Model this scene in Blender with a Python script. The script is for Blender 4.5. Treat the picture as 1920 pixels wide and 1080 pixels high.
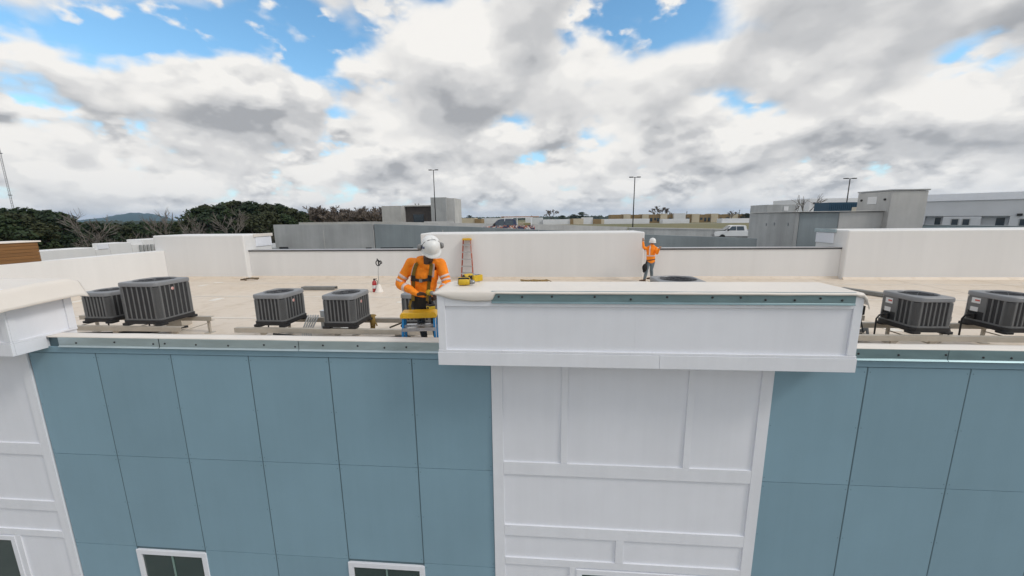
import bpy, bmesh, math, random
from mathutils import Vector, Matrix, noise as mnoise
random.seed(7)
for _o in list(bpy.data.objects): bpy.data.objects.remove(_o)
scene = bpy.context.scene
H = 12.0                      # height of the front cladding's top edge above the street
# ------------------------------------------------------------------ camera
FPX = 720.9                   # focal length in pixels of the 1920 px wide photograph
CAM = Vector((6.708, -5.022, H + 1.942))
YAW, PITCH, ROLL = math.radians(4.51), math.radians(10.37), math.radians(-0.63)
_fwd = Vector((-math.sin(YAW)*math.cos(PITCH), math.cos(YAW)*math.cos(PITCH), -math.sin(PITCH)))
_r0 = Vector((math.cos(YAW), math.sin(YAW), 0)); _u0 = _r0.cross(_fwd)
_rt = _r0*math.cos(ROLL) + _u0*math.sin(ROLL); _up = -_r0*math.sin(ROLL) + _u0*math.cos(ROLL)
cam_data = bpy.data.cameras.new('camera'); cam = bpy.data.objects.new('camera', cam_data)
scene.collection.objects.link(cam)
cam.matrix_world = Matrix(((_rt.x, _up.x, -_fwd.x, CAM.x), (_rt.y, _up.y, -_fwd.y, CAM.y), (_rt.z, _up.z, -_fwd.z, CAM.z), (0, 0, 0, 1)))
cam_data.sensor_width = 36.0; cam_data.lens = FPX/1920*36.0
cam_data.clip_start = 0.1; cam_data.clip_end = 40000
scene.camera = cam
scene.render.resolution_x, scene.render.resolution_y = 1024, 576
scene.view_settings.view_transform = 'Standard'; scene.view_settings.look = 'None'
scene.view_settings.gamma = 1; scene.view_settings.use_curve_mapping = False
scene.view_settings.exposure = 0.2
# ------------------------------------------------------------------ sky
SUN_EL, SUN_AZ = math.radians(42), math.radians(110)      # azimuth clockwise from +Y (to the right, a little in front of the facade)
SUN_DIR = Vector((math.sin(SUN_AZ)*math.cos(SUN_EL), math.cos(SUN_AZ)*math.cos(SUN_EL), math.sin(SUN_EL)))
world = bpy.data.worlds.new('World'); scene.world = world; world.use_nodes = True
def build_sky():
    nt = world.node_tree; nt.nodes.clear(); N = nt.nodes; L = nt.links
    def setin(sock, v):
        if hasattr(v, 'is_output'): L.new(v, sock)
        else: sock.default_value = v
    def M(op, a, b=0.0, c=0.0, clamp=False):
        n = N.new('ShaderNodeMath'); n.operation = op; n.use_clamp = clamp
        for i, v in enumerate((a, b, c)): setin(n.inputs[i], v)
        return n.outputs[0]
    def sstep(x, a, b):
        n = N.new('ShaderNodeMapRange'); n.interpolation_type = 'SMOOTHSTEP'
        setin(n.inputs[0], x); setin(n.inputs[1], a); setin(n.inputs[2], b); n.inputs[3].default_value = 0; n.inputs[4].default_value = 1
        return n.outputs[0]
    def comb(x, y, z):
        n = N.new('ShaderNodeCombineXYZ'); setin(n.inputs[0], x); setin(n.inputs[1], y); setin(n.inputs[2], z); return n.outputs[0]
    def mixc(f, a, b):
        n = N.new('ShaderNodeMix'); n.data_type = 'RGBA'; setin(n.inputs[0], f); setin(n.inputs[6], a); setin(n.inputs[7], b); return n.outputs[2]
    def noise(vec, scale, detail, rough, lac=2.0, dist=0.0):
        n = N.new('ShaderNodeTexNoise'); n.noise_dimensions = '3D'; setin(n.inputs['Vector'], vec)
        n.inputs['Scale'].default_value = scale; n.inputs['Detail'].default_value = detail
        n.inputs['Roughness'].default_value = rough; n.inputs['Lacunarity'].default_value = lac; n.inputs['Distortion'].default_value = dist
        return n.outputs[0]
    out = N.new('ShaderNodeOutputWorld'); bg = N.new('ShaderNodeBackground'); L.new(bg.outputs[0], out.inputs[0])
    bg.inputs['Strength'].default_value = SKY_STRENGTH
    sky = N.new('ShaderNodeTexSky'); sky.sky_type = 'NISHITA'; sky.sun_disc = False
    sky.sun_elevation = SUN_EL; sky.sun_rotation = SUN_AZ; sky.air_density = 1.0; sky.dust_density = 0.6; sky.ozone_density = 0.6
    tc = N.new('ShaderNodeTexCoord'); sep = N.new('ShaderNodeSeparateXYZ'); L.new(tc.outputs['Generated'], sep.inputs[0])
    dx, dy, dz = sep.outputs
    inv = M('DIVIDE', 1.0, M('ADD', M('MAXIMUM', dz, 0.0), CLOUD_C))
    px, py = M('MULTIPLY', dx, inv), M('MULTIPLY', dy, inv)
    # wide gaps of blue and the heavy cloud banks, laid out over the cloud plane
    bias = 0.0
    for gx, gy, rx, ry, amp in GAPS:
        ex = M('DIVIDE', M('SUBTRACT', px, gx), rx); ey = M('DIVIDE', M('SUBTRACT', py, gy), ry)
        r2 = M('ADD', M('MULTIPLY', ex, ex), M('MULTIPLY', ey, ey))
        g = M('MULTIPLY', M('POWER', 2.718, M('MULTIPLY', r2, -1.0)), amp)
        bias = M('ADD', bias, g)
    def deck(under, k, T, soft, seed, hide, lift_big, lift_fine, lit0, thickdark, kb, kf):
        def density(lift):
            q = comb(M('MULTIPLY', dx, k), M('MULTIPLY', dy, k), M('MULTIPLY', M('ADD', M('MAXIMUM', dz, 0.0), lift), k*1.75))
            q = addv(q, (seed, seed*1.7, -seed))
            big = M('ADD', M('MULTIPLY', M('SUBTRACT', noise(q, 1.0, 6, 0.44), 0.5), 1.6), 0.5)
            bil = M('ABSOLUTE', M('SUBTRACT', noise(q, 2.3, 4, 0.40), 0.5))
            n = M('SUBTRACT', big, M('MULTIPLY', bil, BILLOW))
            return M('SUBTRACT', M('ADD', n, bias), hide)
        n0, n1, n2 = density(0.0), density(lift_big), density(lift_fine)
        d = M('SUBTRACT', n0, T)
        alpha = sstep(d, 0.0, soft)
        thick = sstep(d, 0.02, 0.40)
        lit = M('ADD', M('MULTIPLY', M('SUBTRACT', n0, n1), kb), M('MULTIPLY', M('SUBTRACT', n0, n2), kf))
        lit = M('ADD', M('SUBTRACT', lit0, M('MULTIPLY', thick, thickdark)), lit, clamp=True)
        ramp = N.new('ShaderNodeValToRGB'); L.new(lit, ramp.inputs[0]); cr = ramp.color_ramp; cr.interpolation = 'EASE'
        cr.elements[0].position = 0.0; cr.elements[0].color = (0.42, 0.43, 0.45, 1)
        cr.elements[1].position = 1.0; cr.elements[1].color = (0.98, 0.96, 0.925, 1)
        for pos, c in ((0.3, (0.60, 0.605, 0.615, 1)), (0.6, (0.76, 0.755, 0.75, 1)), (0.82, (0.88, 0.87, 0.85, 1))):
            e = cr.elements.new(pos); e.color = c
        gain = N.new('ShaderNodeVectorMath'); gain.operation = 'SCALE'; L.new(ramp.outputs[0], gain.inputs[0]); gain.inputs['Scale'].default_value = CLOUD_GAIN/SKY_STRENGTH
        return mixc(alpha, under, gain.outputs[0])
    def addv(v, c):
        n = N.new('ShaderNodeVectorMath'); n.operation = 'ADD'; L.new(v, n.inputs[0]); n.inputs[1].default_value = c; return n.outputs[0]
    def fall(a, b, amt): return M('MULTIPLY', sstep(dz, a, b), amt)
    def rise(a, b, amt): return M('MULTIPLY', M('SUBTRACT', 1.0, sstep(dz, a, b)), amt)
    tint = N.new('ShaderNodeVectorMath'); tint.operation = 'MULTIPLY'; L.new(sky.outputs[0], tint.inputs[0]); tint.inputs[1].default_value = (0.68, 1.04, 1.14)
    S = CLOUD_SEED
    low = mixc(M('POWER', 2.718, M('MULTIPLY', M('MAXIMUM', dz, 0.0), -9.0)), tint.outputs[0], (0.62/SKY_STRENGTH, 0.74/SKY_STRENGTH, 0.85/SKY_STRENGTH, 1))
    cl = deck(low, 15.0, 0.14, 0.22, S+9.1, fall(0.10, 0.22, 0.30), 0.020, 0.007, 0.95, 0.42, 1.6, 1.3)
    cl = deck(cl, 7.0, 0.21, 0.22, S+4.3, M('ADD', fall(0.26, 0.42, 0.22), rise(0.04, 0.11, 0.25)), 0.045, 0.016, 0.92, 0.44, 1.5, 1.4)
    cl = deck(cl, 3.6, 0.30, 0.24, S, rise(0.10, 0.24, 0.33), 0.090, 0.030, 0.91, 0.46, 1.4, 1.5)
    # low down the cloud field runs together into pale haze
    hz = M('MULTIPLY', M('POWER', 2.718, M('MULTIPLY', M('MAXIMUM', dz, 0.0), -24.0)), 0.72)
    fin = mixc(hz, cl, (0.84*CLOUD_GAIN/SKY_STRENGTH, 0.85*CLOUD_GAIN/SKY_STRENGTH, 0.855*CLOUD_GAIN/SKY_STRENGTH, 1))
    L.new(fin, bg.inputs['Color'])
    world.cycles.sampling_method = 'MANUAL'; world.cycles.sample_map_resolution = 512
HAZE = 0.00007
GAPS_PX = [(60, 90, 200, 90, -0.26), (330, 75, 170, 60, -0.22), (570, 110, 110, 60, -0.24), (1260, 50, 140, 60, -0.30), (1640, 100, 230, 110, 0.14), (330, 170, 180, 50, 0.07), (960, 60, 170, 90, 0.06), (1330, 190, 90, 20, -0.05), (1650, 195, 90, 14, -0.06)]
SKY_STRENGTH = 0.15; CLOUD_GAIN = 0.83; CLOUD_C = 0.20; BILLOW = 0.36; CLOUD_SEED = 15.2
def _cp(u, v):                # direction through a photo point -> place on the cloud plane
    d = (_fwd + _rt*((u-960)/FPX) - _up*((v-540)/FPX)).normalized(); return d.x/(max(d.z, 0)+CLOUD_C), d.y/(max(d.z, 0)+CLOUD_C)
GAPS = []
for u, v, du, dv, amp in GAPS_PX:
    x, y = _cp(u, v); x1, y1 = _cp(u+du, v); x2, y2 = _cp(u, v-dv)
    GAPS.append((x, y, math.hypot(x1-x, y1-y), math.hypot(x2-x, y2-y), amp))
build_sky()
sun_data = bpy.data.lights.new('sun', 'SUN'); sun = bpy.data.objects.new('sun', sun_data); scene.collection.objects.link(sun)
sun_data.energy = 1.15; sun_data.angle = math.radians(14); sun_data.color = (1.0, 0.95, 0.88)
sun.rotation_euler = SUN_DIR.to_track_quat('Z', 'Y').to_euler()
# ------------------------------------------------------------------ helpers
def ray(u, v):
    return _fwd + _rt*((u-960)/FPX) - _up*((v-540)/FPX)
def onY(u, v, Y):
    d = ray(u, v); return CAM + d*((Y-CAM.y)/d.y)
def onZ(u, v, z):                         # z above the street
    d = ray(u, v); return CAM + d*((z-CAM.z)/d.z)
def onX(u, v, X):
    d = ray(u, v); return CAM + d*((X-CAM.x)/d.x)
def atD(u, v, D):
    d = ray(u, v); return CAM + d*(D/math.hypot(d.x, d.y))
COL = scene.collection
def mat(name, col, rough=0.6, metal=0.0, var=0.0, vs=1.5, bump=0.0, bs=40.0, spec=0.5, col2=None, detail=5, coat=0.0, stretch=None):
    m = bpy.data.materials.new(name); m.use_nodes = True; nt = m.node_tree; b = nt.nodes['Principled BSDF']
    c = (col[0], col[1], col[2], 1)
    b.inputs['Base Color'].default_value = c; b.inputs['Roughness'].default_value = rough; b.inputs['Metallic'].default_value = metal
    b.inputs['Specular IOR Level'].default_value = spec; b.inputs['Coat Weight'].default_value = coat
    if var or bump:
        geo = nt.nodes.new('ShaderNodeNewGeometry'); vec = geo.outputs['Position']
        if stretch:
            mp = nt.nodes.new('ShaderNodeMapping'); mp.inputs['Scale'].default_value = stretch; nt.links.new(vec, mp.inputs[0]); vec = mp.outputs[0]
    if var:
        n = nt.nodes.new('ShaderNodeTexNoise'); n.inputs['Scale'].default_value = vs; n.inputs['Detail'].default_value = detail; n.inputs['Roughness'].default_value = 0.6
        nt.links.new(vec, n.inputs['Vector'])
        r = nt.nodes.new('ShaderNodeValToRGB'); r.color_ramp.elements[0].position = 0.3; r.color_ramp.elements[1].position = 0.72
        if col2: lo, hi = col2, col
        else: lo, hi = [x*(1-var) for x in col], [min(1, x*(1+var)) for x in col]
        r.color_ramp.elements[0].color = (*lo, 1); r.color_ramp.elements[1].color = (*hi, 1)
        nt.links.new(n.outputs[0], r.inputs[0]); nt.links.new(r.outputs[0], b.inputs['Base Color'])
        rr = nt.nodes.new('ShaderNodeMapRange'); rr.inputs[3].default_value = max(0, rough-0.08); rr.inputs[4].default_value = min(1, rough+0.1)
        nt.links.new(n.outputs[0], rr.inputs[0]); nt.links.new(rr.outputs[0], b.inputs['Roughness'])
    if bump:
        n2 = nt.nodes.new('ShaderNodeTexNoise'); n2.inputs['Scale'].default_value = bs; n2.inputs['Detail'].default_value = 4
        nt.links.new(vec, n2.inputs['Vector'])
        bp = nt.nodes.new('ShaderNodeBump'); bp.inputs['Strength'].default_value = bump; bp.inputs['Distance'].default_value = 0.02
        nt.links.new(n2.outputs[0], bp.inputs['Height']); nt.links.new(bp.outputs[0], b.inputs['Normal'])
    return m
class MB:
    def __init__(s, oz=0.0): s.v = []; s.f = []; s.o = oz
    def add(s, vs, fs):
        k = len(s.v); s.v += [(v[0], v[1], v[2]+s.o) for v in vs]; s.f += [tuple(i+k for i in f) for f in fs]; return s
    def box(s, x0, x1, y0, y1, z0, z1):
        return s.add([(x0,y0,z0),(x1,y0,z0),(x1,y1,z0),(x0,y1,z0),(x0,y0,z1),(x1,y0,z1),(x1,y1,z1),(x0,y1,z1)],
                     [(3,2,1,0),(4,5,6,7),(0,1,5,4),(1,2,6,5),(2,3,7,6),(3,0,4,7)])
    def prism(s, poly, axis, a, b):       # polygon in the two other axes (in xyz order), extruded along axis
        n = len(poly)
        def P(p, t):
            return (t, p[0], p[1]) if axis == 'x' else (p[0], t, p[1]) if axis == 'y' else (p[0], p[1], t)
        return s.add([P(p, a) for p in poly]+[P(p, b) for p in poly],
                     [tuple(range(n))[::-1], tuple(range(n, 2*n))]+[(i, (i+1) % n, n+(i+1) % n, n+i) for i in range(n)])
    def tube(s, pts, r, n=8, caps=True, ref=None):
        pts = [Vector(p) for p in pts]; rs = r if isinstance(r, (list, tuple)) else [r]*len(pts); k = len(pts); vs = []; fs = []
        side = None
        for i, p in enumerate(pts):
            t = (pts[min(i+1, k-1)]-pts[max(i-1, 0)]).normalized()
            if side is None:
                rf = ref or (Vector((0,0,1)) if abs(t.z) < 0.9 else Vector((1,0,0))); side = (rf - t*rf.dot(t)).normalized()
            else: side = (side - t*side.dot(t)).normalized()
            o = t.cross(side); ra, rb = (rs[i] if isinstance(rs[i], (tuple, list)) else (rs[i], rs[i]))
            for j in range(n):
                a = 2*math.pi*j/n; vs.append(p + side*(math.cos(a)*ra) + o*(math.sin(a)*rb))
        for i in range(k-1):
            for j in range(n):
                fs.append((i*n+j, i*n+(j+1) % n, (i+1)*n+(j+1) % n, (i+1)*n+j))
        if caps: fs += [tuple(range(n))[::-1], tuple(range((k-1)*n, k*n))]
        return s.add(vs, fs)
    def lathe(s, prof, n=24, c=(0,0,0), mtx=None):
        vs = []; fs = []; k = len(prof)
        for r, z in prof:
            for j in range(n):
                a = 2*math.pi*j/n; p = Vector((r*math.cos(a), r*math.sin(a), z)); p = (mtx @ p) if mtx else p
                vs.append(p+Vector(c))
        for i in range(k-1):
            for j in range(n): fs.append((i*n+j, i*n+(j+1) % n, (i+1)*n+(j+1) % n, (i+1)*n+j))
        if prof[0][0] > 1e-5: fs.append(tuple(range(n))[::-1])
        if prof[-1][0] > 1e-5: fs.append(tuple(range((k-1)*n, k*n)))
        return s.add(vs, fs)
    def ell(s, c, r, n=16, m=10, mtx=None):
        vs = []; fs = []
        for i in range(m+1):
            ph = math.pi*i/m
            for j in range(n):
                a = 2*math.pi*j/n; p = Vector((r[0]*math.sin(ph)*math.cos(a), r[1]*math.sin(ph)*math.sin(a), r[2]*math.cos(ph)))
                if mtx: p = mtx @ p
                vs.append(p+Vector(c))
        for i in range(m):
            for j in range(n): fs.append((i*n+(j+1) % n, i*n+j, (i+1)*n+j, (i+1)*n+(j+1) % n))
        return s.add(vs, fs)
    def grid(s, fn, nu, nv):
        vs = [fn(i/nu, j/nv) for i in range(nu+1) for j in range(nv+1)]
        return s.add(vs, [(i*(nv+1)+j, (i+1)*(nv+1)+j, (i+1)*(nv+1)+j+1, i*(nv+1)+j+1) for i in range(nu) for j in range(nv)])
    def tri(s): return s
    def mesh(s, name):
        me = bpy.data.meshes.new(name); me.from_pydata([tuple(v) for v in s.v], [], s.f); me.update(); return me
    def build(s, name, m, parent=None, smooth=False, bevel=0.0, weld=False, loc=None, solid=0.0):
        me = s.mesh(name)
        if weld:
            bm = bmesh.new(); bm.from_mesh(me); bmesh.ops.remove_doubles(bm, verts=bm.verts, dist=1e-4); bmesh.ops.recalc_face_normals(bm, faces=bm.faces); bm.to_mesh(me); bm.free()
        me.materials.append(m)
        o = bpy.data.objects.new(name, me); COL.objects.link(o)
        if parent: o.parent = parent
        if loc: o.location = loc
        if smooth: me.polygons.foreach_set('use_smooth', [True]*len(me.polygons))
        if solid: md = o.modifiers.new('s', 'SOLIDIFY'); md.thickness = solid; md.offset = 0
        if bevel:
            md = o.modifiers.new('b', 'BEVEL'); md.width = bevel; md.segments = 2; md.limit_method = 'ANGLE'; md.angle_limit = math.radians(40)
        return o
def thing(name, label, cat, loc=(0,0,0), rz=0.0, group=None):
    o = bpy.data.objects.new(name, None); COL.objects.link(o); o.location = loc; o.rotation_euler = (0, 0, rz); o.empty_display_size = 0.2
    return tag(o, label, cat, group)
def tag(o, label, cat, group=None):
    o['label'] = label; o['category'] = cat
    if group: o['group'] = group
    return o
def struct(o, kind='structure'): o['kind'] = kind; return o
def copy_tree(o, parent=None):
    c = o.copy(); COL.objects.link(c); c.parent = parent
    for ch in [x for x in KIDS.get(o.name, [])]: copy_tree(ch, c)
    return c
KIDS = {}
def index_kids():
    KIDS.clear()
    for o in bpy.data.objects:
        if o.parent: KIDS.setdefault(o.parent.name, []).append(o)
def clone(o, name, loc, label=None, rz=None, group=None):
    c = copy_tree(o); c.name = name; c.location = loc
    if label: c['label'] = label
    if rz is not None: c.rotation_euler = (0, 0, rz)
    if group: c['group'] = group
    return c
def part(mesh_obj, parent, loc):          # another part that shares the mesh
    o = mesh_obj.copy(); COL.objects.link(o); o.parent = parent; o.location = loc; return o
# ------------------------------------------------------------------ materials
M_BLUE = mat('blue_fibre_cement', (0.230, 0.366, 0.450), 0.55, var=0.05, vs=0.7, bump=0.06, bs=160)
def vary(m, amt):             # slight differences from panel to panel
    nt = m.node_tree; b = nt.nodes['Principled BSDF']; src = b.inputs['Base Color'].links[0].from_socket
    oi = nt.nodes.new('ShaderNodeObjectInfo'); mr = nt.nodes.new('ShaderNodeMapRange'); mr.inputs[3].default_value = 1-amt; mr.inputs[4].default_value = 1+amt
    nt.links.new(oi.outputs['Random'], mr.inputs[0]); vm = nt.nodes.new('ShaderNodeVectorMath'); vm.operation = 'SCALE'
    nt.links.new(src, vm.inputs[0]); nt.links.new(mr.outputs[0], vm.inputs['Scale']); nt.links.new(vm.outputs[0], b.inputs['Base Color'])
def streaks(m, amt, sc):      # faint rain streaks and grime
    nt = m.node_tree; b = nt.nodes['Principled BSDF']; src = b.inputs['Base Color'].links[0].from_socket
    geo = nt.nodes.new('ShaderNodeNewGeometry'); mp = nt.nodes.new('ShaderNodeMapping'); mp.inputs['Scale'].default_value = (sc, sc, sc*0.05); nt.links.new(geo.outputs['Position'], mp.inputs[0])
    n = nt.nodes.new('ShaderNodeTexNoise'); n.inputs['Scale'].default_value = 1.0; n.inputs['Detail'].default_value = 6; n.inputs['Roughness'].default_value = 0.65; nt.links.new(mp.outputs[0], n.inputs['Vector'])
    mr = nt.nodes.new('ShaderNodeMapRange'); mr.inputs[1].default_value = 0.35; mr.inputs[2].default_value = 0.62; mr.inputs[3].default_value = 1-amt; mr.inputs[4].default_value = 1.0; nt.links.new(n.outputs[0], mr.inputs[0])
    vm = nt.nodes.new('ShaderNodeVectorMath'); vm.operation = 'SCALE'; nt.links.new(src, vm.inputs[0]); nt.links.new(mr.outputs[0], vm.inputs['Scale']); nt.links.new(vm.outputs[0], b.inputs['Base Color'])
vary(M_BLUE, 0.035); streaks(M_BLUE, 0.03, 5.0)
M_BLUE2 = mat('blue_reveal', (0.10, 0.16, 0.19), 0.7)
M_WHITE = mat('white_siding', (0.82, 0.835, 0.89), 0.5, var=0.03, vs=1.1, bump=0.05, bs=140)
M_TRIM = mat('white_trim', (0.82, 0.835, 0.885), 0.45, var=0.03, vs=2.0, bump=0.04, bs=90)
M_TPO = mat('white_membrane', (0.77, 0.715, 0.655), 0.45, var=0.05, vs=0.9, bump=0.10, bs=7)
M_WALLTPO = mat('white_membrane_wall', (0.765, 0.76, 0.755), 0.5, var=0.04, vs=0.35, bump=0.12, bs=2.2, stretch=(1.0, 1.0, 0.25))
def roof_material():
    m = mat('cream_membrane', (0.76, 0.68, 0.56), 0.5, bump=0.07, bs=3.0)
    nt = m.node_tree; b = nt.nodes['Principled BSDF']; geo = [n for n in nt.nodes if n.type == 'NEW_GEOMETRY'][0]
    n = nt.nodes.new('ShaderNodeTexNoise'); n.inputs['Scale'].default_value = 0.35; n.inputs['Detail'].default_value = 7; n.inputs['Roughness'].default_value = 0.62
    nt.links.new(geo.outputs['Position'], n.inputs['Vector'])
    r = nt.nodes.new('ShaderNodeValToRGB'); e = r.color_ramp.elements
    e[0].position = 0.32; e[0].color = (0.675, 0.57, 0.455, 1); e[1].position = 0.62; e[1].color = (0.715, 0.62, 0.52, 1)
    nt.links.new(n.outputs[0], r.inputs[0])
    n2 = nt.nodes.new('ShaderNodeTexNoise'); n2.inputs['Scale'].default_value = 3.5; n2.inputs['Detail'].default_value = 6
    nt.links.new(geo.outputs['Position'], n2.inputs['Vector'])
    r2 = nt.nodes.new('ShaderNodeValToRGB'); r2.color_ramp.elements[0].position = 0.28; r2.color_ramp.elements[0].color = (0.80, 0.76, 0.70, 1)
    r2.color_ramp.elements[1].position = 0.5; r2.color_ramp.elements[1].color = (1, 1, 1, 1); nt.links.new(n2.outputs[0], r2.inputs[0])
    mx = nt.nodes.new('ShaderNodeMix'); mx.data_type = 'RGBA'; mx.blend_type = 'MULTIPLY'; mx.inputs[0].default_value = 0.6
    nt.links.new(r.outputs[0], mx.inputs[6]); nt.links.new(r2.outputs[0], mx.inputs[7]); nt.links.new(mx.outputs[2], b.inputs['Base Color'])
    return m
M_ROOF = roof_material()
M_GALV = mat('galvanised_steel', (0.44, 0.53, 0.56), 0.36, metal=0.5, var=0.10, vs=6.0, bump=0.03, bs=25, stretch=(0.4, 1, 2))
M_GALV2 = mat('dark_teal_steel', (0.21, 0.31, 0.34), 0.40, metal=0.4, var=0.14, vs=5.0, bump=0.03, bs=25, stretch=(0.4, 1, 2))  # darker teal metal for the centre and right-hand flashings
M_SCREW = mat('screw_head', (0.03, 0.03, 0.035), 0.5)
M_DARKCAP = mat('dark_metal_cap', (0.07, 0.075, 0.085), 0.45, metal=0.3)
M_ACGREY = mat('ac_grey_paint', (0.155, 0.16, 0.165), 0.42, var=0.08, vs=5, bump=0.03, bs=60)
M_ACTOP = mat('ac_top_paint', (0.21, 0.215, 0.225), 0.36, var=0.08, vs=4)
M_ACDARK = mat('ac_coil', (0.026, 0.027, 0.030), 0.6)
M_BLACK = mat('black_plastic', (0.014, 0.014, 0.016), 0.5)
M_FAN = mat('fan_dark', (0.022, 0.024, 0.034), 0.32)
M_BADGE = mat('badge_white', (0.68, 0.50, 0.47), 0.4)
M_BADGERED = mat('badge_red', (0.55, 0.09, 0.07), 0.4)
M_LABEL = mat('paper_label', (0.72, 0.72, 0.72), 0.5)
M_RACK = mat('painted_rail', (0.46, 0.42, 0.36), 0.5, metal=0.1, var=0.10, vs=3)
M_CONC = mat('concrete', (0.41, 0.42, 0.42), 0.85, var=0.16, vs=0.5, bump=0.15, bs=9, detail=8)
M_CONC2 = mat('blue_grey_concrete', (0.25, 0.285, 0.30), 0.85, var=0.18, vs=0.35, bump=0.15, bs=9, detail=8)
M_CONC3 = mat('concrete_light', (0.50, 0.495, 0.48), 0.85, var=0.12, vs=0.6, bump=0.12, bs=9, detail=8)
M_GLASS = mat('window_glass', (0.018, 0.045, 0.042), 0.06, spec=0.8, coat=0.3)
M_GLASS_FAR = mat('far_glass', (0.03, 0.045, 0.06), 0.12, spec=0.7)
M_STEEL = mat('aluminium', (0.55, 0.55, 0.56), 0.35, metal=0.9, var=0.1, vs=8)

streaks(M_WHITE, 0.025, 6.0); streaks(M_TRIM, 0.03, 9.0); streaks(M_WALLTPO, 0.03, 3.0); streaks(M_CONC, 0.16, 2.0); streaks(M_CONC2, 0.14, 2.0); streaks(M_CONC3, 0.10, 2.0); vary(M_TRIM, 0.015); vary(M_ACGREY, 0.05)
# ------------------------------------------------------------------ ground and mountain
def gz(x, y):
    d = math.hypot(x-6, y+5); t = min(1, max(0, (d-110)/130)); return 6.0*t*t*(3-2*t)
def ground():
    mb = MB(); radii = [0, 6, 14, 30, 55, 80, 110, 130, 150, 170, 190, 210, 240, 300, 400, 520, 700, 1000, 1600, 2600, 4200, 6500, 9300]; n = 72
    vs = []; fs = []
    for r in radii:
        for j in range(n):
            a = 2*math.pi*j/n; x = 6+r*math.cos(a); y = -5+r*math.sin(a); vs.append((x, y, gz(x, y)))
    for i in range(len(radii)-1):
        for j in range(n): fs.append((i*n+j, (i+1)*n+j, (i+1)*n+(j+1) % n, i*n+(j+1) % n))
    mb.add(vs, fs)
    m = mat('dry_grass', (0.20, 0.165, 0.075), 0.95, var=0.35, vs=0.02, col2=(0.12, 0.125, 0.05), bump=0.3, bs=2)
    struct(mb.build('ground', m, smooth=True))
    m2 = mat('pale_bounce_road', (0.27, 0.265, 0.255), 0.9, var=0.15, vs=0.6, bump=0.2, bs=60)  # unseen street in front, paved pale to bounce light onto the facade
    struct(MB().box(-60, 60, -34, -6, -0.2, 0.004).build('unseen_bounce_road', m2))
    m3 = mat('pavement', (0.33, 0.32, 0.30), 0.9, var=0.12, vs=0.8)
    struct(MB().box(-60, 60, -5.9, -0.9, -0.2, 0.12).build('pavement', m3))
    mw = mat('road_paint', (0.7, 0.7, 0.68), 0.7, var=0.15, vs=3)
    l = MB()
    for i in range(-9, 10): l.box(i*6-1.5, i*6+1.5, -14.08, -13.92, 0.004, 0.009)
    struct(l.build('lane_markings', mw))
ground()
def mountain():
    rng = random.Random(3); mb = MB(); cx, cy = CAM.x, CAM.y
    def fn(u, v):
        px = 118 + 222*u
        d = 5600 + 1500*v
        c = atD(px, 412, 1000); a = math.atan2(c.y-cy, c.x-cx)
        prof = [(118,0),(140,2.5),(165,6),(190,8),(215,13),(240,17),(262,18.5),(283,17),(300,13.5),(316,9),(330,4),(340,0)]
        hpx = 0
        for (x0, h0), (x1, h1) in zip(prof, prof[1:]):
            if x0 <= px <= x1: hpx = h0+(h1-h0)*(px-x0)/(x1-x0)
        env = math.sin(math.pi*v)**0.8
        z = 6 + max(0, atD(px, 416.5-hpx, d).z-6)*env*(0.95+0.08*mnoise.noise((px*0.05, v*4, 0))) + 6*mnoise.noise((px*0.12, v*9, 3))*env
        return (cx+d*math.cos(a), cy+d*math.sin(a), z)
    mb.grid(fn, 90, 24)
    m = mat('wooded_mountain', (0.045, 0.075, 0.05), 0.95, var=0.35, vs=0.004, col2=(0.03, 0.05, 0.035), detail=9)
    struct(mb.build('mountain', m, smooth=True))
mountain()
def far_woods():
    # distant wood along the horizon: a mass of crowns, uneven along its top
    rng = random.Random(5); mb = MB()
    for i in range(2600):
        a = rng.uniform(math.radians(15), math.radians(165)); d = rng.uniform(1100, 1900)
        x, y = CAM.x+d*math.cos(a), CAM.y+d*math.sin(a); r = rng.uniform(7, 15); h = rng.uniform(6, 11)
        base = 6
        nn = 5; vs = [(x, y, base+h+rng.uniform(0, 3))]
        for k in range(nn):
            b = 2*math.pi*k/nn+rng.random(); vs.append((x+r*math.cos(b)*.6, y+r*math.sin(b)*.6, base+h*rng.uniform(.6, .95)))
        for k in range(nn):
            b = 2*math.pi*k/nn+rng.random()*.3; vs.append((x+r*math.cos(b), y+r*math.sin(b), base-1))
        mb.add(vs, [(0, 1+k, 1+(k+1) % nn) for k in range(nn)]+[(1+k, 1+nn+k, 1+nn+(k+1) % nn, 1+(k+1) % nn) for k in range(nn)])
    m = mat('far_foliage', (0.055, 0.07, 0.045), 0.95, var=0.4, vs=0.02, col2=(0.03, 0.04, 0.028))
    struct(mb.build('distant_wood', m), 'stuff')
far_woods()
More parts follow.
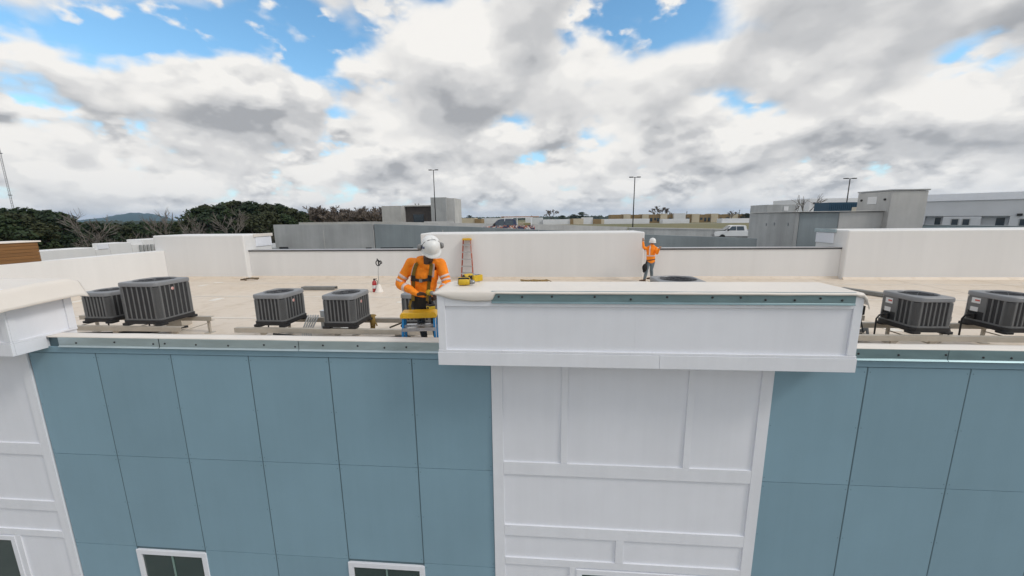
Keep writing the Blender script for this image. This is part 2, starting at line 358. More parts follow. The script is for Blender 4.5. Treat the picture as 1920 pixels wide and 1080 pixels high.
# ------------------------------------------------------------------ the apartment building under the camera
bld = thing('apartment_building', 'blue panelled apartment building with white pilasters and cream membrane roof, nearest the camera', 'building', (0, 0, 0))
W = 1.22; R = -0.8                        # panel module; roof level below the cladding top
ROWS = [0.0, -1.706, -3.369, -5.03, -6.69, -8.35, -10.01, -11.9]
BAYS = [(-1.125, [0, W, 2*W, 3*W, 4*W], 6.008), (9.752, [10.90, 12.12, 13.34, 14.56, 15.78], 16.885)]
MB(H).box(-11.9, 31, 0.016, 0.17, -12, 0.235).build('structural_wall', M_BLUE2, bld)
G = 0.008
pm = {}
WIN = {(0, 1), (0, 4), (1, 1), (1, 4)}
def window(x0, x1, z0, z1, y=0.0, mull=True, curtain=True):
    fr = MB(H); t = 0.085; yf = y-0.018; yb = y+0.05
    fr.box(x0, x1, yf, yb, z1-t, z1); fr.box(x0, x1, yf, yb, z0, z0+t); fr.box(x0, x0+t, yf, yb, z0+t, z1-t); fr.box(x1-t, x1, yf, yb, z0+t, z1-t)
    w = fr.build('window', M_TRIM, bld, bevel=0.004)
    xm = (x0+x1)/2
    p = MB(H); p.box(x0+t, x1-t, y+0.004, y+0.012, z0+t, z1-t); p.build('pane', M_GLASS, w)
    if mull:
        q = MB(H); q.box(xm-0.012, xm+0.012, y-0.008, y+0.004, z0+t, z1-t); q.build('mullion', M_MULL, w)
M_MULL = mat('mullion_green', (0.20, 0.30, 0.27), 0.5)
for bi, (xa, js, xb) in enumerate(BAYS):
    xs = [xa]+js+[xb]
    for c in range(6):
        for r in range(7):
            x0, x1 = xs[c]+G, xs[c+1]-G; z1, z0 = ROWS[r]-0.0035, ROWS[r+1]+0.0035
            if (bi, c) in WIN and r in (2, 4):
                window(x0-0.02, x1+0.02, z0, z1-0.045); continue
            key = (round(x1-x0, 3), round(z1-z0, 3))
            if key not in pm:
                pm[key] = MB().box(0, key[0], 0, 0.014, 0, key[1]).build('cladding_panel', M_BLUE, bld, bevel=0.0015, loc=(x0, 0, z0+H))
            else: part(pm[key], bld, (x0, random.uniform(-0.0012, 0.0012), z0+H))
    MB(H).box(xa, xb, -0.012, 0.015, 0.006, 0.10).build('frieze_board', M_BLUE, bld, bevel=0.003)
    nm = None
    for c in range(6):                    # fastener heads near the panel edges
        for r in range(3):
            if (bi, c) in WIN and r == 2: continue
            for fz in (0.04, 0.5, 0.96):
                for x in (xs[c]+0.035, xs[c+1]-0.035):
                    q = (x, -0.0018, H+ROWS[r+1]+(ROWS[r]-ROWS[r+1])*fz)
                    if nm is None: nm = MB().lathe([(0.006, 0), (0.006, 0.0012), (0.001, 0.002)], 8, (0, 0, 0), Matrix.Rotation(math.pi/2, 3, 'X')).build('fastener', M_BLUE2, bld, loc=q)
                    else: part(nm, bld, q)
    for j in js:                          # metal reveals in the joints
        MB(H).box(j-0.0045, j+0.0045, 0.0015, 0.015, -11.9, 0.0).build('joint_reveal', M_BLUE2, bld)
def pilaster(x0, x1, wins, battens):
    MB(H).box(x0+0.01, x1-0.01, -0.004, 0.016, -12, 0.10).build('siding_sheet', M_WHITE, bld)
    y0, y1 = -0.026, -0.004
    def board(a, b, c, d): MB(H).box(a, b, y0, y1, c, d).build('trim_board', M_TRIM, bld, bevel=0.0025)
    board(x0, x0+0.155, -12, 0.09); board(x1-0.15, x1, -12, 0.09)
    rails = [(-1.73, -1.53), (-2.755, -2.575), (-3.26, -3.14), (-5.2, -5.03)]
    for a, b in rails: board(x0+0.157, x1-0.152, a, b)
    for b in battens: board(b-0.045, b+0.045, -1.528, 0.088)
    board(x0+1.80, x0+1.915, -3.138, -2.757)
    for a, b in wins:
        board(a-0.10, a, -5.028, -3.262); board(b, b+0.10, -5.028, -3.262)
        window(a, b, -5.0, -3.28, y=-0.02)
pilaster(6.008, 9.752, [(7.24, 9.42)], [7.03, 8.72])
pilaster(-4.865, -1.125, [(-4.3, -2.2)], [-3.9, -2.1])
# coping: membrane over the parapet, metal edge with screws
MB(H).grid(lambda u, v: (-11.9+42.9*u, -0.022+0.212*v, 0.252+0.006*mnoise.noise((u*60, v*2, 1))+0.004*math.sin(v*3.1)), 200, 4).build('coping_membrane', M_TPO, bld, smooth=True, solid=0.012)
def flashing(name, x0, x1, y, ztop, zbot, parent, screws, kick=0.022, n=40, seed=0, m=None):
    prof = [(0.02, ztop+0.004), (0.0, ztop+0.002), (0.0, zbot+0.022), (-0.004, zbot+0.016), (-kick, zbot)]
    mb = MB(H)
    def fn(u, v):
        k = min(int(v*4+1e-6), 3); f = v*4-k; a, b = prof[k], prof[k+1]
        x = x0+(x1-x0)*u; yy = a[0]+(b[0]-a[0])*f; zz = a[1]+(b[1]-a[1])*f
        w = 0.003*mnoise.noise((x*1.7+seed, v*1.5, seed*3.1)); return (x, y+yy+w, zz+0.4*w)
    mb.grid(fn, n, 4); o = mb.build(name, m or M_GALV, parent, solid=0.003)
    for s in screws:
        zz = zbot+(ztop-zbot)*(0.50+0.10*math.sin(s*37.0)); 
        MB(H).lathe([(0.014, 0), (0.014, 0.003), (0.009, 0.005), (0.009, 0.010), (0.005, 0.012)], 10, (s, y-0.001, zz), Matrix.Rotation(math.pi/2, 3, 'X')).build('screw', M_SCREW, o)
    return o
FZ = (0.245, 0.105)
fx = lambda px: onY(px, 648, -0.02).x
flashing('edge_flashing', fx(112), fx(299), -0.026, *FZ, bld, [fx(p) for p in (145, 217, 289)], seed=1)
flashing('edge_flashing', fx(301), fx(560), -0.029, *FZ, bld, [fx(p) for p in (311, 369, 429, 496, 554)], seed=2)
flashing('edge_flashing', fx(561), 5.385, -0.026, *FZ, bld, [fx(p) for p in (606, 671, 721, 762)], seed=3)
flashing('edge_flashing', 10.43, fx(1780), -0.026, *FZ, bld, [fx(p) for p in (1611, 1687, 1776)], seed=4, m=M_GALV2)
flashing('edge_flashing', fx(1781), 16.3, -0.028, *FZ, bld, [fx(1847), fx(1900), fx(1960), 14.2, 15.1], seed=5, m=M_GALV2)
# bulkheads: the tall boxes that stand on the parapet
def bulkhead(x0, x1, side, flash, screws):
    yf, yb, z0, z1 = -0.41, 0.38, 0.09, 1.045
    b = MB(H).box(x0+0.02, x1-0.02, yf+0.022, yb, z0+0.004, z1-0.006).build('bulkhead', M_WHITE, bld)
    def board(n, *a, bev=0.003): MB(H).box(*a).build(n, M_TRIM, b, bevel=bev)
    board('top_rail', x0+0.10, x1-0.10, yf, yf+0.02, 0.862, z1-0.008)
    board('stile', x0, x0+0.098, yf, yf+0.02, 0.295, z1-0.008); board('stile', x1-0.098, x1, yf, yf+0.02, 0.295, z1-0.008)
    xj = x0+0.55*(x1-x0); xk = x0+0.16*(x1-x0)
    board('fascia_board', x0-0.012, xj-0.0015, yf-0.014, yf+0.02, z0, 0.262); board('fascia_board', xj+0.0015, x1+0.012, yf-0.0145, yf+0.02, z0+0.001, 0.2625)
    board('ledge', x0-0.006, xk-0.001, yf-0.006, yf+0.02, 0.264, 0.293); board('ledge', xk+0.001, x1+0.006, yf-0.007, yf+0.02, 0.2645, 0.292)
    MB(H).box((x0+x1)/2-0.05, (x0+x1)/2-0.046, yf+0.0205, yf+0.024, 0.30, 0.86).build('panel_joint', M_TRIM, b)
    for sx, xa, xb in ((-1, x0, x0+0.018), (1, x1-0.018, x1)):
        board('stile', xa, xb, yf+0.022, yf+0.10, 0.295, z1-0.01); board('stile', xa, xb, yb-0.10, yb, 0.295, z1-0.01)
        board('fascia_board', xa-(0.012 if sx < 0 else 0), xb+(0.012 if sx > 0 else 0), yf+0.022, -0.03, z0, 0.262)
        board('ledge', xa-(0.006 if sx < 0 else 0), xb+(0.006 if sx > 0 else 0), yf+0.022, yb, 0.264, 0.293)
    if flash: flashing('edge_flashing', flash[0], flash[1], yf-0.008, z1+0.006, 0.905, b, screws, kick=0.01, seed=7, m=M_GALV2)
    return b
bx = lambda px: onY(px, 558, -0.42).x
bc = bulkhead(5.40, 10.40, 0, (6.09, 10.30), [bx(p) for p in (935, 979, 1035, 1115, 1183, 1251, 1336, 1389, 1436, 1491, 1539, 1580)])
bl = bulkhead(-5.46, -0.72, 1, None, [])
def drape_centre():
    def flap(x):
        pts = [(5.36, 0.02), (5.45, 0.055), (5.60, 0.10), (5.85, 0.122), (6.10, 0.118), (6.12, 0.03), (10.29, 0.03), (10.32, 0.05), (10.66, 0.05)]
        for (a, fa), (b, fb) in zip(pts, pts[1:]):
            if a <= x <= b: return fa+(fb-fa)*(x-a)/(b-a)
        return 0.03
    def fn(u, v):
        x = 5.36+5.09*u
        z = 1.052+0.004*mnoise.noise((x*3, v*4, 2))
        if x > 10.395: z -= 2.6*(x-10.395)
        if x < 5.42: z -= 0.3*(5.42-x)
        if v < 0.7: return (x, 0.40-(0.40+0.412)*v/0.7, z-0.03*max(0, 1-v/0.05))
        f = (v-0.7)/0.3; L = flap(x); bul = 0.012*math.sin(f*math.pi)+0.010*f
        return (x, -0.412-0.006-bul, z-L*f)
    MB(H).grid(fn, 130, 24).build('roof_membrane', M_TPO, bc, smooth=True, solid=0.004)
drape_centre()
def drape_left():
    # loose sheet lying over the corner, its edge hanging over the end and front
    def fn(u, v):
        s = u*4.0; y = 0.50-1.25*v
        wv = 0.018*math.sin(v*5+1.0)+0.012*mnoise.noise((s*1.5, v*3, 5))
        if s < 3.72: x, z = -4.4+s, 1.056
        else:
            f = (s-3.72)/0.28; x = -0.68+0.13*f; z = 1.056-0.27*f**0.9
        if y < -0.41:
            g = (-0.41-y)/0.34; z -= 0.11*g*g
        if y > 0.38: z -= 0.25*(y-0.38)
        return (x, y, z+wv)
    MB(H).grid(fn, 80, 40).build('roof_membrane', M_TPO, bl, smooth=True, solid=0.004)
drape_left()
M_ROOF2 = mat('newer_membrane', (0.80, 0.75, 0.67), 0.42, var=0.05, vs=2)
def rrect(w, d, r, n=6):
    pts = []
    for cx, cy, a0 in ((w/2-r, d/2-r, 0), (-w/2+r, d/2-r, 90), (-w/2+r, -d/2+r, 180), (w/2-r, -d/2+r, 270)):
        for i in range(n+1):
            a = math.radians(a0+90*i/n); pts.append((cx+r*math.cos(a), cy+r*math.sin(a)))
    return pts
# roof, inner faces and the parapets round it
RW = 12.2
MB(H).box(-11.9, 31, 0.165, RW+0.3, R-0.3, R).build('roof_membrane_deck', M_ROOF, bld)
for i, x in enumerate([-9.6, -6.5, -3.4, -0.3, 2.8, 5.9, 9.0, 12.1, 15.2, 18.3, 21.4, 24.5, 27.6]):
    MB(H).grid(lambda u, v, x=x: (x-0.05+0.1*u+0.01*mnoise.noise((x, v*8, 0)), 0.2+(RW-0.2)*v, R+0.004+0.004*math.sin(u*math.pi)), 2, 40).build('membrane_seam', M_ROOF, bld, smooth=True)
for y in (2.0, 5.0, 8.0, 10.9):
    MB(H).grid(lambda u, v, y=y: (-11.4+42.4*u, y-0.04+0.08*v+0.012*mnoise.noise((u*30, y, 0)), R+0.006+0.003*math.sin(v*math.pi)), 120, 2).build('membrane_seam', M_ROOF2, bld, smooth=True)
rgp = random.Random(12)
for k in range(16):
    px_, py_, w_, d_ = rgp.uniform(-10, 26), rgp.uniform(4.2, 11.6), rgp.uniform(0.2, 0.6), rgp.uniform(0.2, 0.5)
    MB(H).prism([(px_+a, py_+b) for a, b in rrect(w_, d_, 0.06, 3)], 'z', R+0.002, R+0.0105).build('membrane_patch', M_ROOF2, bld)
MB(H).box(-11.9, 31, 0.171, 0.185, R, 0.24).build('parapet_lining', M_WALLTPO, bld)
def cant(x0, x1, y, sgn):                 # membrane turned up where roof meets wall
    MB(H).prism([(y, R+0.001), (y-sgn*0.10, R+0.001), (y, R+0.10)], 'x', x0, x1).build('membrane_turn_up', M_ROOF, bld)
LOWT, TALLT = 0.535, 1.275
def low_wall(x0, x1):
    MB(H).box(x0, x1, RW+0.25, RW+0.62, -3, LOWT-0.06).build('rear_parapet', M_WALLTPO, bld, bevel=0.01)
    MB(H).box(x0, x1, RW+0.22, RW+0.66, LOWT-0.058, LOWT-0.004).build('parapet_cap', M_DARKCAP, bld, bevel=0.004)
    MB(H).box(x0, x1, RW+0.215, RW+0.67, LOWT-0.003, LOWT+0.022).build('parapet_cap_edge', M_STEEL, bld, bevel=0.004)
    cant(x0, x1, RW+0.25, 1)
def tall_wall(x0, x1, y1=1.9):
    o = MB(H).box(x0, x1, RW, RW+y1, -3, TALLT).build('rear_bulkhead', M_WALLTPO, bld)
    md = o.modifiers.new('b', 'BEVEL'); md.width = 0.06; md.segments = 4; md.limit_method = 'ANGLE'
    cant(x0, x1, RW, 1); return o
tall_wall(-11.95, -7.34); low_wall(-7.34, 1.2); tall_wall(1.2, 11.16); low_wall(11.16, 19.46); tall_wall(19.46, 31)
for xa, sx in ((-7.335, 1), (19.455, -1)):
    MB(H).box(min(xa, xa+0.03*sx), max(xa, xa+0.03*sx), RW+0.75, RW+1.86, 0.68, 1.13).build('end_panel', M_WHITE, bld, bevel=0.004)
    MB(H).box(min(xa, xa+0.06*sx), max(xa, xa+0.06*sx), RW+0.65, RW+1.95, 1.15, 1.30).build('end_cap', M_TPO if sx > 0 else M_GALV, bld, bevel=0.006)
# left parapet and the timber-clad bulkhead on it
LX = -11.45
MB(H).box(LX-0.45, LX, 0.36, RW, -3, 0.56).build('side_parapet', M_WALLTPO, bld, bevel=0.02)
M_WOOD = mat('brown_plank', (0.20, 0.095, 0.028), 0.6, var=0.25, vs=2.0, stretch=(1, 0.4, 14), bump=0.1, bs=10)
tb = MB(H).box(LX-0.9, LX-0.13, 3.2, 7.62, 0.562, 1.26).build('timber_bulkhead', M_WOOD, bld)
for i in range(6):
    MB(H).box(LX-0.128, LX-0.105, 3.2, 7.62, 0.565+i*0.116, 0.565+i*0.116+0.108).build('plank', M_WOOD, tb, bevel=0.003)
for i in range(6):
    MB(H).box(LX-0.9, LX-0.105, 7.622, 7.645, 0.565+i*0.116, 0.565+i*0.116+0.108).build('plank', M_WOOD, tb, bevel=0.003)
MB(H).box(LX-0.95, LX-0.06, 3.1, 7.72, 1.262, 1.31).build('cap', M_TPO, tb, bevel=0.006)
# ------------------------------------------------------------------ rooftop condensers
def make_condenser(w, d, h, label, loc):
    t = thing('air_conditioner', label, 'air conditioner', loc, 0, 'rooftop air conditioners on rails')
    r = 0.11; zb = 0.125; zt = h-0.075
    b = MB(); b.prism(rrect(w+0.03, d+0.03, r), 'z', 0.035, zb)
    for sx in (-1, 1):
        for sy in (-1, 1): b.prism([(sx*(w/2-0.07)+p[0], sy*(d/2-0.07)+p[1]) for p in rrect(0.19, 0.19, 0.04, 2)], 'z', 0.0, 0.05)
    b.build('base_pan', M_BLACK, t, bevel=0.006)
    MB().prism(rrect(w-0.035, d-0.035, r-0.015), 'z', zb, zt).build('coil', M_ACDARK, t)
    for z0, z1 in ((zb, zb+0.03), (zt-0.02, zt)):   # rails round the cabinet
        fr = MB()
        p = rrect(w, d, r); q = rrect(w-0.03, d-0.03, r-0.012); n = len(p)
        fr.add([(x, y, z0) for x, y in p]+[(x, y, z1) for x, y in p]+[(x, y, z1) for x, y in q]+[(x, y, z0) for x, y in q],
               [(i, (i+1) % n, n+(i+1) % n, n+i) for i in range(n)]+[(n+i, n+(i+1) % n, 2*n+(i+1) % n, 2*n+i) for i in range(n)]+[(3*n+i, 3*n+(i+1) % n, (i+1) % n, i) for i in range(n)])
        fr.build('cabinet_rail', M_ACGREY, t)
    # corners: stacked horizontal louvres
    nl = int((zt-zb-0.05)/0.020)
    for cx, cy, a0 in ((1, 1, 0), (-1, 1, 90), (-1, -1, 180), (1, -1, 270)):
        c = MB()
        for k in range(nl):
            z = zb+0.032+k*0.020; vs = []; n = 5
            for i in range(n+1):
                a = math.radians(a0+90*i/n); ca, sa = math.cos(a), math.sin(a); ox, oy = cx*(w/2-r), cy*(d/2-r)
                vs += [(ox+(r+0.002)*ca, oy+(r+0.002)*sa, z), (ox+(r+0.004)*ca, oy+(r+0.004)*sa, z+0.008), (ox+(r-0.014)*ca, oy+(r-0.014)*sa, z+0.013)]
            c.add(vs, [(3*i+j, 3*i+3+j, 3*i+4+j, 3*i+1+j) for i in range(n) for j in range(2)])
        c.build('corner_louvre', M_ACGREY, t)
    bars = {}
    def bar(x, y, rot, wd):
        key = round(wd, 3)
        if key not in bars:
            bars[key] = MB().prism([(-wd/2, -0.012), (wd/2, -0.012), (wd/2-0.006, 0.008), (-wd/2+0.006, 0.008)], 'z', zb+0.03, zt-0.02).build('grille_bar', M_ACGREY, t)
            o = bars[key]
        else: o = part(bars[key], t, (0, 0, 0))
        o.location = (x, y, 0); o.rotation_euler = (0, 0, rot)
    nb = 6
    for side in range(4):
        L = (w if side % 2 == 0 else d)-2*r; out = (d if side % 2 == 0 else w)/2-0.010
        for i in range(nb+1):
            s = -L/2+L*i/nb; wd = 0.028 if 0 < i < nb else 0.045
            if side == 3 and s > 0.02: continue
            if side == 0: bar(s, -out, math.pi, wd)
            elif side == 2: bar(s, out, 0, wd)
            elif side == 1: bar(out, s, -math.pi/2, wd)
            else: bar(-out, s, math.pi/2, wd)
    MB().box(-w/2+0.001, -w/2+0.018, 0.0, d/2-r+0.02, zb+0.20, zt-0.004).build('service_panel', M_ACGREY, t, bevel=0.004)
    MB().box(-w/2-0.004, -w/2, d/2-r-0.20, d/2-r-0.04, zt-0.16, zt-0.05).build('rating_label', M_LABEL, t)
    MB().box(-w/2-0.0055, -w/2-0.0042, d/2-r-0.19, d/2-r-0.10, zt-0.115, zt-0.085).build('warning_mark', M_BADGERED, t)
    MB().box(-w/2-0.004, -w/2, d/2-r-0.18, d/2-r-0.04, zt-0.33, zt-0.24).build('wiring_label', M_LABEL, t)
    MB().box(-w/2-0.035, -w/2+0.01, d/2-r-0.17, d/2-r-0.02, zb+0.05, zb+0.15).build('valve_block', M_BLACK, t, bevel=0.006)
    MB().tube([(-w/2-0.02, d/2-0.2, zb+0.1), (-w/2-0.12, d/2-0.2, zb+0.10), (-w/2-0.17, d/2-0.2, zb+0.02), (-w/2-0.16, d/2-0.2, -0.30)], 0.016, 6).build('pipe', M_BLACK, t, smooth=True)
    # cover with its round outlet
    n = 56; ro = min(w, d)/2-0.055; tc = MB()
    def sq(inset, dr):
        out = []
        for j in range(n):
            a = 2*math.pi*j/n; hw, hd, rr = w/2+0.008-inset, d/2+0.008-inset, r-dr
            ca, sa = math.cos(a), math.sin(a); lo, hi = 0, 2
            for _ in range(30):
                m_ = (lo+hi)/2; x, y = abs(ca)*m_, abs(sa)*m_
                dx_, dy_ = max(0, x-(hw-rr)), max(0, y-(hd-rr)); ins = math.hypot(dx_, dy_) <= rr and x <= hw and y <= hd
                lo, hi = (m_, hi) if ins else (lo, m_)
            out.append((ca*lo, sa*lo))
        return out
    rings = [[(x, y, zt-0.012) for x, y in sq(0.0, 0)], [(x, y, h-0.022) for x, y in sq(0.0, 0)], [(x, y, h-0.006) for x, y in sq(0.008, 0.008)], [(x, y, h) for x, y in sq(0.028, 0.02)]]
    for rad, z in ((ro+0.03, h+0.004), (ro+0.014, h+0.012), (ro, h+0.006), (ro-0.008, h-0.03), (ro-0.004, h-0.16)):
        rings.append([(rad*math.cos(2*math.pi*j/n), rad*math.sin(2*math.pi*j/n), z) for j in range(n)])
    vs = [p for rg in rings for p in rg]
    tc.add(vs, [(i*n+j, i*n+(j+1) % n, (i+1)*n+(j+1) % n, (i+1)*n+j) for i in range(len(rings)-1) for j in range(n)])
    cov = tc.build('top_cover', M_ACTOP, t, smooth=True)
    MB().lathe([(ro-0.01, h-0.17), (0.001, h-0.17)], 32).build('fan_well', M_ACDARK, t)
    gd = MB()
    for rad in (0.10, 0.17, 0.24, 0.31, 0.38):
        if rad < ro-0.02: gd.tube([(rad*math.cos(a), rad*math.sin(a), h-0.012+0.02*(1-rad/ro)) for a in [2*math.pi*k/28 for k in range(29)]], 0.0035, 4, False)
    for k in range(8):
        a = 2*math.pi*k/8; gd.tube([(0.06*math.cos(a), 0.06*math.sin(a), h+0.008), (ro*math.cos(a), ro*math.sin(a), h-0.012)], 0.0045, 4, False)
    gd.build('fan_guard', M_FAN, t, smooth=True)
    MB().lathe([(0.085, h-0.14), (0.085, h-0.05), (0.06, h-0.03), (0.001, h-0.025)], 20).build('fan_motor', M_FAN, t, smooth=True)
    bl_ = MB().grid(lambda u, v: ((0.09+(ro-0.12)*u)*math.cos((v-.5)*(0.9-0.2*u)), (0.09+(ro-0.12)*u)*math.sin((v-.5)*(0.9-0.2*u)), h-0.10+0.05*(v-.5)), 5, 5).build('fan_blade', M_FAN, t, smooth=True, solid=0.004)
    for k in (1, 2): c = part(bl_, t, (0, 0, 0)); c.rotation_euler = (0, 0, k*2*math.pi/3)
    # round maker's badge on the right-hand side
    bd = MB().lathe([(0.036, 0), (0.036, 0.004), (0.001, 0.005)], 20, (w/2+0.003, -0.06, zt-0.115), Matrix.Rotation(math.pi/2, 3, 'Y')).build('badge', M_BADGE, t)
    mk = MB(); mk.tube([(w/2+0.009, -0.06+0.022*math.sin(a)*0.9, zt-0.115+0.022*math.cos(a)) for a in [0.3+k*0.45 for k in range(9)]], 0.006, 5); mk.build('badge_mark', M_BADGERED, bd)
    return t
RT = H+R+0.42                              # top of the equipment rails
ac = make_condenser(0.72, 0.82, 0.725, 'dark grey air conditioner between the worker and the hanging tan glove, third from left on the middle rack', (2.345, 3.10, RT))
big = make_condenser(0.94, 0.90, 0.985, 'tall dark grey air conditioner, the biggest one fully in view, on the left rack', (-2.33, 3.20, RT))
ac['label'] = 'dark grey air conditioner on the middle rack just left of the hanging tan glove'
index_kids()
clone(ac, 'air_conditioner', (0.72, 3.17, RT), 'dark grey air conditioner at the left end of the middle rack')
clone(ac, 'air_conditioner', (4.02, 3.28, RT), 'dark grey air conditioner half hidden behind the worker and blue ladder')
clone(ac, 'air_conditioner', (-3.62, 3.30, RT), 'dark grey air conditioner at far left, between white bulkhead and the tall unit')
clone(ac, 'air_conditioner', (14.28, 3.20, RT), 'dark grey air conditioner with white labels, right of the white bulkhead')
clone(ac, 'air_conditioner', (15.98, 3.24, RT), 'dark grey air conditioner cut by the right edge of the picture')
clone(ac, 'air_conditioner', (12.42, 3.20, RT), 'air conditioner of which a sliver shows past the right end of the bulkhead')
clone(big, 'air_conditioner', (9.62, 3.42, RT), 'air conditioner behind the bulkhead, only its round fan top showing')
# ------------------------------------------------------------------ equipment rails
def rack(x0, x1, legs, label, x0b=None, x1b=None):
    t = thing('equipment_rack', label, 'rack', ((x0+x1)/2, 3.1, H+R), 0, 'steel racks under the air conditioners'); cx = (x0+x1)/2
    zt = 0.418
    for y, a, b in ((2.70, x0, x1), (3.62, x0b if x0b is not None else x0, x1b if x1b is not None else x1)):
        yy = y-3.1
        p = [(yy-0.05, zt-0.105), (yy+0.05, zt-0.105), (yy+0.05, zt-0.095), (yy-0.038, zt-0.095), (yy-0.038, zt-0.012), (yy+0.05, zt-0.012), (yy+0.05, zt), (yy-0.05, zt)]
        MB().prism(p, 'x', a-cx, b-cx).build('rail', M_RACK, t, bevel=0.002)
        for lx in legs:
            if a <= lx <= b:
                MB().box(lx-cx-0.025, lx-cx+0.025, yy-0.02, yy+0.03, 0.012, zt-0.106).build('leg', M_RACK, t, bevel=0.003)
                MB().box(lx-cx-0.09, lx-cx+0.09, yy-0.08, yy+0.09, 0.0, 0.012).build('foot_plate', M_RACK, t, bevel=0.002)
    for lx in legs:
        MB().tube([(lx-cx, -0.36, 0.25), (lx-cx, 0.52, 0.25)], 0.012, 6).build('cross_brace', M_RACK, t)
        MB().prism([(lx-cx+0.026, zt-0.106), (lx-cx+0.13, zt-0.106), (lx-cx+0.026, zt-0.21)], 'y', -0.415, -0.385).build('gusset', M_RACK, t)
    return t
rack(-5.0, -1.32, [-4.6, -3.0, -1.55], 'beige steel rack under the two left-hand air conditioners', None, -1.42)
rack(-0.05, 6.2, [0.55, 2.25, 3.6, 5.6], 'beige steel rack along the parapet under the middle air conditioners')
rack(8.2, 19.5, [8.8, 10.4, 12.1, 13.5, 14.2, 16.1, 17.6, 19.0], 'long beige steel rack right of the white bulkhead')
# pipe runs, boxes and clutter on the roof
def lines(name, label, paths, r, m, loc):
    t = thing(name, label, 'pipes', loc)
    for p in paths: MB().tube([(a[0]-loc[0], a[1]-loc[1], a[2]-loc[2]+H) for a in p], r, 7).build('line', m, t, smooth=True)
    return t
M_PIPE = mat('black_insulation', (0.03, 0.032, 0.033), 0.75, var=0.2, vs=9)
M_CABLE = mat('olive_cable', (0.12, 0.11, 0.075), 0.7)
M_CONDUIT = mat('grey_conduit', (0.42, 0.42, 0.41), 0.5)
def sag(x0, x1, y, z0, dz, n=14, wob=0.0, s=0):
    return [(x0+(x1-x0)*i/n, y+wob*math.sin(i*0.9+s), z0-dz*math.sin(math.pi*i/n)) for i in range(n+1)]
lines('refrigerant_lines', 'dark insulated pipes sagging below the middle rack', [sag(0.95+0.05*k, 3.9, 2.52+0.06*k, R+0.335-0.03*k, 0.10, wob=0.03, s=k) for k in range(5)], 0.022, M_PIPE, (2.4, 2.9, H+R))
lines('refrigerant_lines', 'bundle of pale pipes bending down between the two middle units', [[(1.15+0.06*k, 3.5, R+0.50), (1.22+0.06*k, 3.3, R+0.44), (1.28+0.05*k, 3.0, R+0.24), (1.42+0.05*k, 2.8, R+0.09), (1.8+0.05*k, 2.75, R+0.05)] for k in range(5)], 0.017, M_CONDUIT, (1.3, 3.1, H+R))
lines('power_cable', 'olive cable looping across the roof behind the blue ladder', [[(2.6, 2.5, R+0.06), (3.0, 2.35, R+0.04), (3.4, 2.4, R+0.05), (3.75, 2.7, R+0.2), (3.9, 3.4, R+0.5)], [(3.3, 3.1, R+0.34), (3.45, 3.4, R+0.36), (3.62, 3.7, R+0.5)]], 0.02, M_CABLE, (3.3, 2.7, H+R))
lines('refrigerant_lines', 'coiled dark pipes on the roof at the right edge', [[(15.5+0.42*math.cos(a)+0.02*k, 2.45+0.2*math.sin(a), R+0.03+0.03*k) for a in [i*0.35 for i in range(19)]] for k in range(3)], 0.018, M_CONDUIT, (15.5, 2.45, H+R))
lines('refrigerant_lines', 'dark pipes running under the right rack beside the bulkhead', [[(11.2, 2.3+0.12*k, R+0.05), (12.0, 2.75+0.1*k, R+0.07), (13.4+0.2*k, 3.6, R+0.1), (14.4, 4.4, R+0.1)] for k in range(3)], 0.028, M_PIPE, (12.5, 3.0, H+R))
lines('refrigerant_lines', 'dark pipes on the roof below the left rack', [[(-4.6, 2.9+0.1*k, R+0.06), (-3.6, 2.95+0.1*k, R+0.08), (-2.9, 3.3+0.08*k, R+0.08), (-2.4, 3.9, R+0.07)] for k in range(4)], 0.03, M_PIPE, (-3.6, 3.1, H+R))
def jbox(name, label, loc, w, d, h, m):
    t = thing(name, label, 'box', loc)
    MB().box(-w/2, w/2, -d/2, d/2, 0, h).build('case', m, t, bevel=0.008)
    MB().box(-w/2-0.006, w/2+0.006, -d/2-0.006, d/2+0.006, h, h+0.02).build('lid', m, t, bevel=0.004)
    MB().box(-0.05, 0.05, -d/2-0.012, -d/2-0.001, h*0.5, h*0.7).build('latch', M_BLACK, t)
    return t
M_BOX = mat('pale_box', (0.55, 0.58, 0.60), 0.5, var=0.06, vs=5)
jbox('electrical_box', 'pale grey electrical box on the roof between the two middle units', (1.52, 3.95, H+R), 0.5, 0.35, 0.52, M_BOX)
jbox('electrical_box', 'beige electrical box behind the far left units', (-3.0, 4.25, H+R), 0.45, 0.3, 0.45, M_RACK)
for k, (x, lab) in enumerate(((13.55, 'dark switch box hanging between the sliver unit and the labelled unit'), (15.28, 'dark switch box between the two right-hand units'))):
    t = thing('disconnect_box', lab, 'switch box', (x, 3.62, H+R), 0, 'switch boxes on the right rack')
    MB().box(-0.02, 0.02, -0.02, 0.02, 0, 0.62).build('post', M_RACK, t); MB().box(-0.16, 0.08, -0.06, 0.06, 0.60, 0.80).build('case', M_BLACK, t, bevel=0.01)
    MB().box(-0.30, 0.10, -0.05, 0.05, 0.47, 0.58).build('bracket', M_RACK, t, bevel=0.004)
    MB().tube([(0.02, -0.05, 0.5), (0.05, -0.12, 0.25), (-0.05, -0.14, 0.1), (-0.12, -0.12, 0.08)], 0.014, 6).build('flexible_conduit', M_BLACK, t, smooth=True)
M_PLANK = mat('grey_channel', (0.20, 0.20, 0.19), 0.6, var=0.15, vs=4)
def plank(loc, L, rz, label, m=M_PLANK, w=0.26, h=0.11):
    t = thing('steel_channel', label, 'channel', loc, rz)
    MB().box(-L/2, L/2, -w/2, w/2, h-0.015, h).build('web', m, t, bevel=0.003)
    MB().box(-L/2, L/2, -w/2, -w/2+0.015, 0, h-0.016).build('flange', m, t); MB().box(-L/2, L/2, w/2-0.015, w/2, 0, h-0.016).build('flange', m, t)
    return t
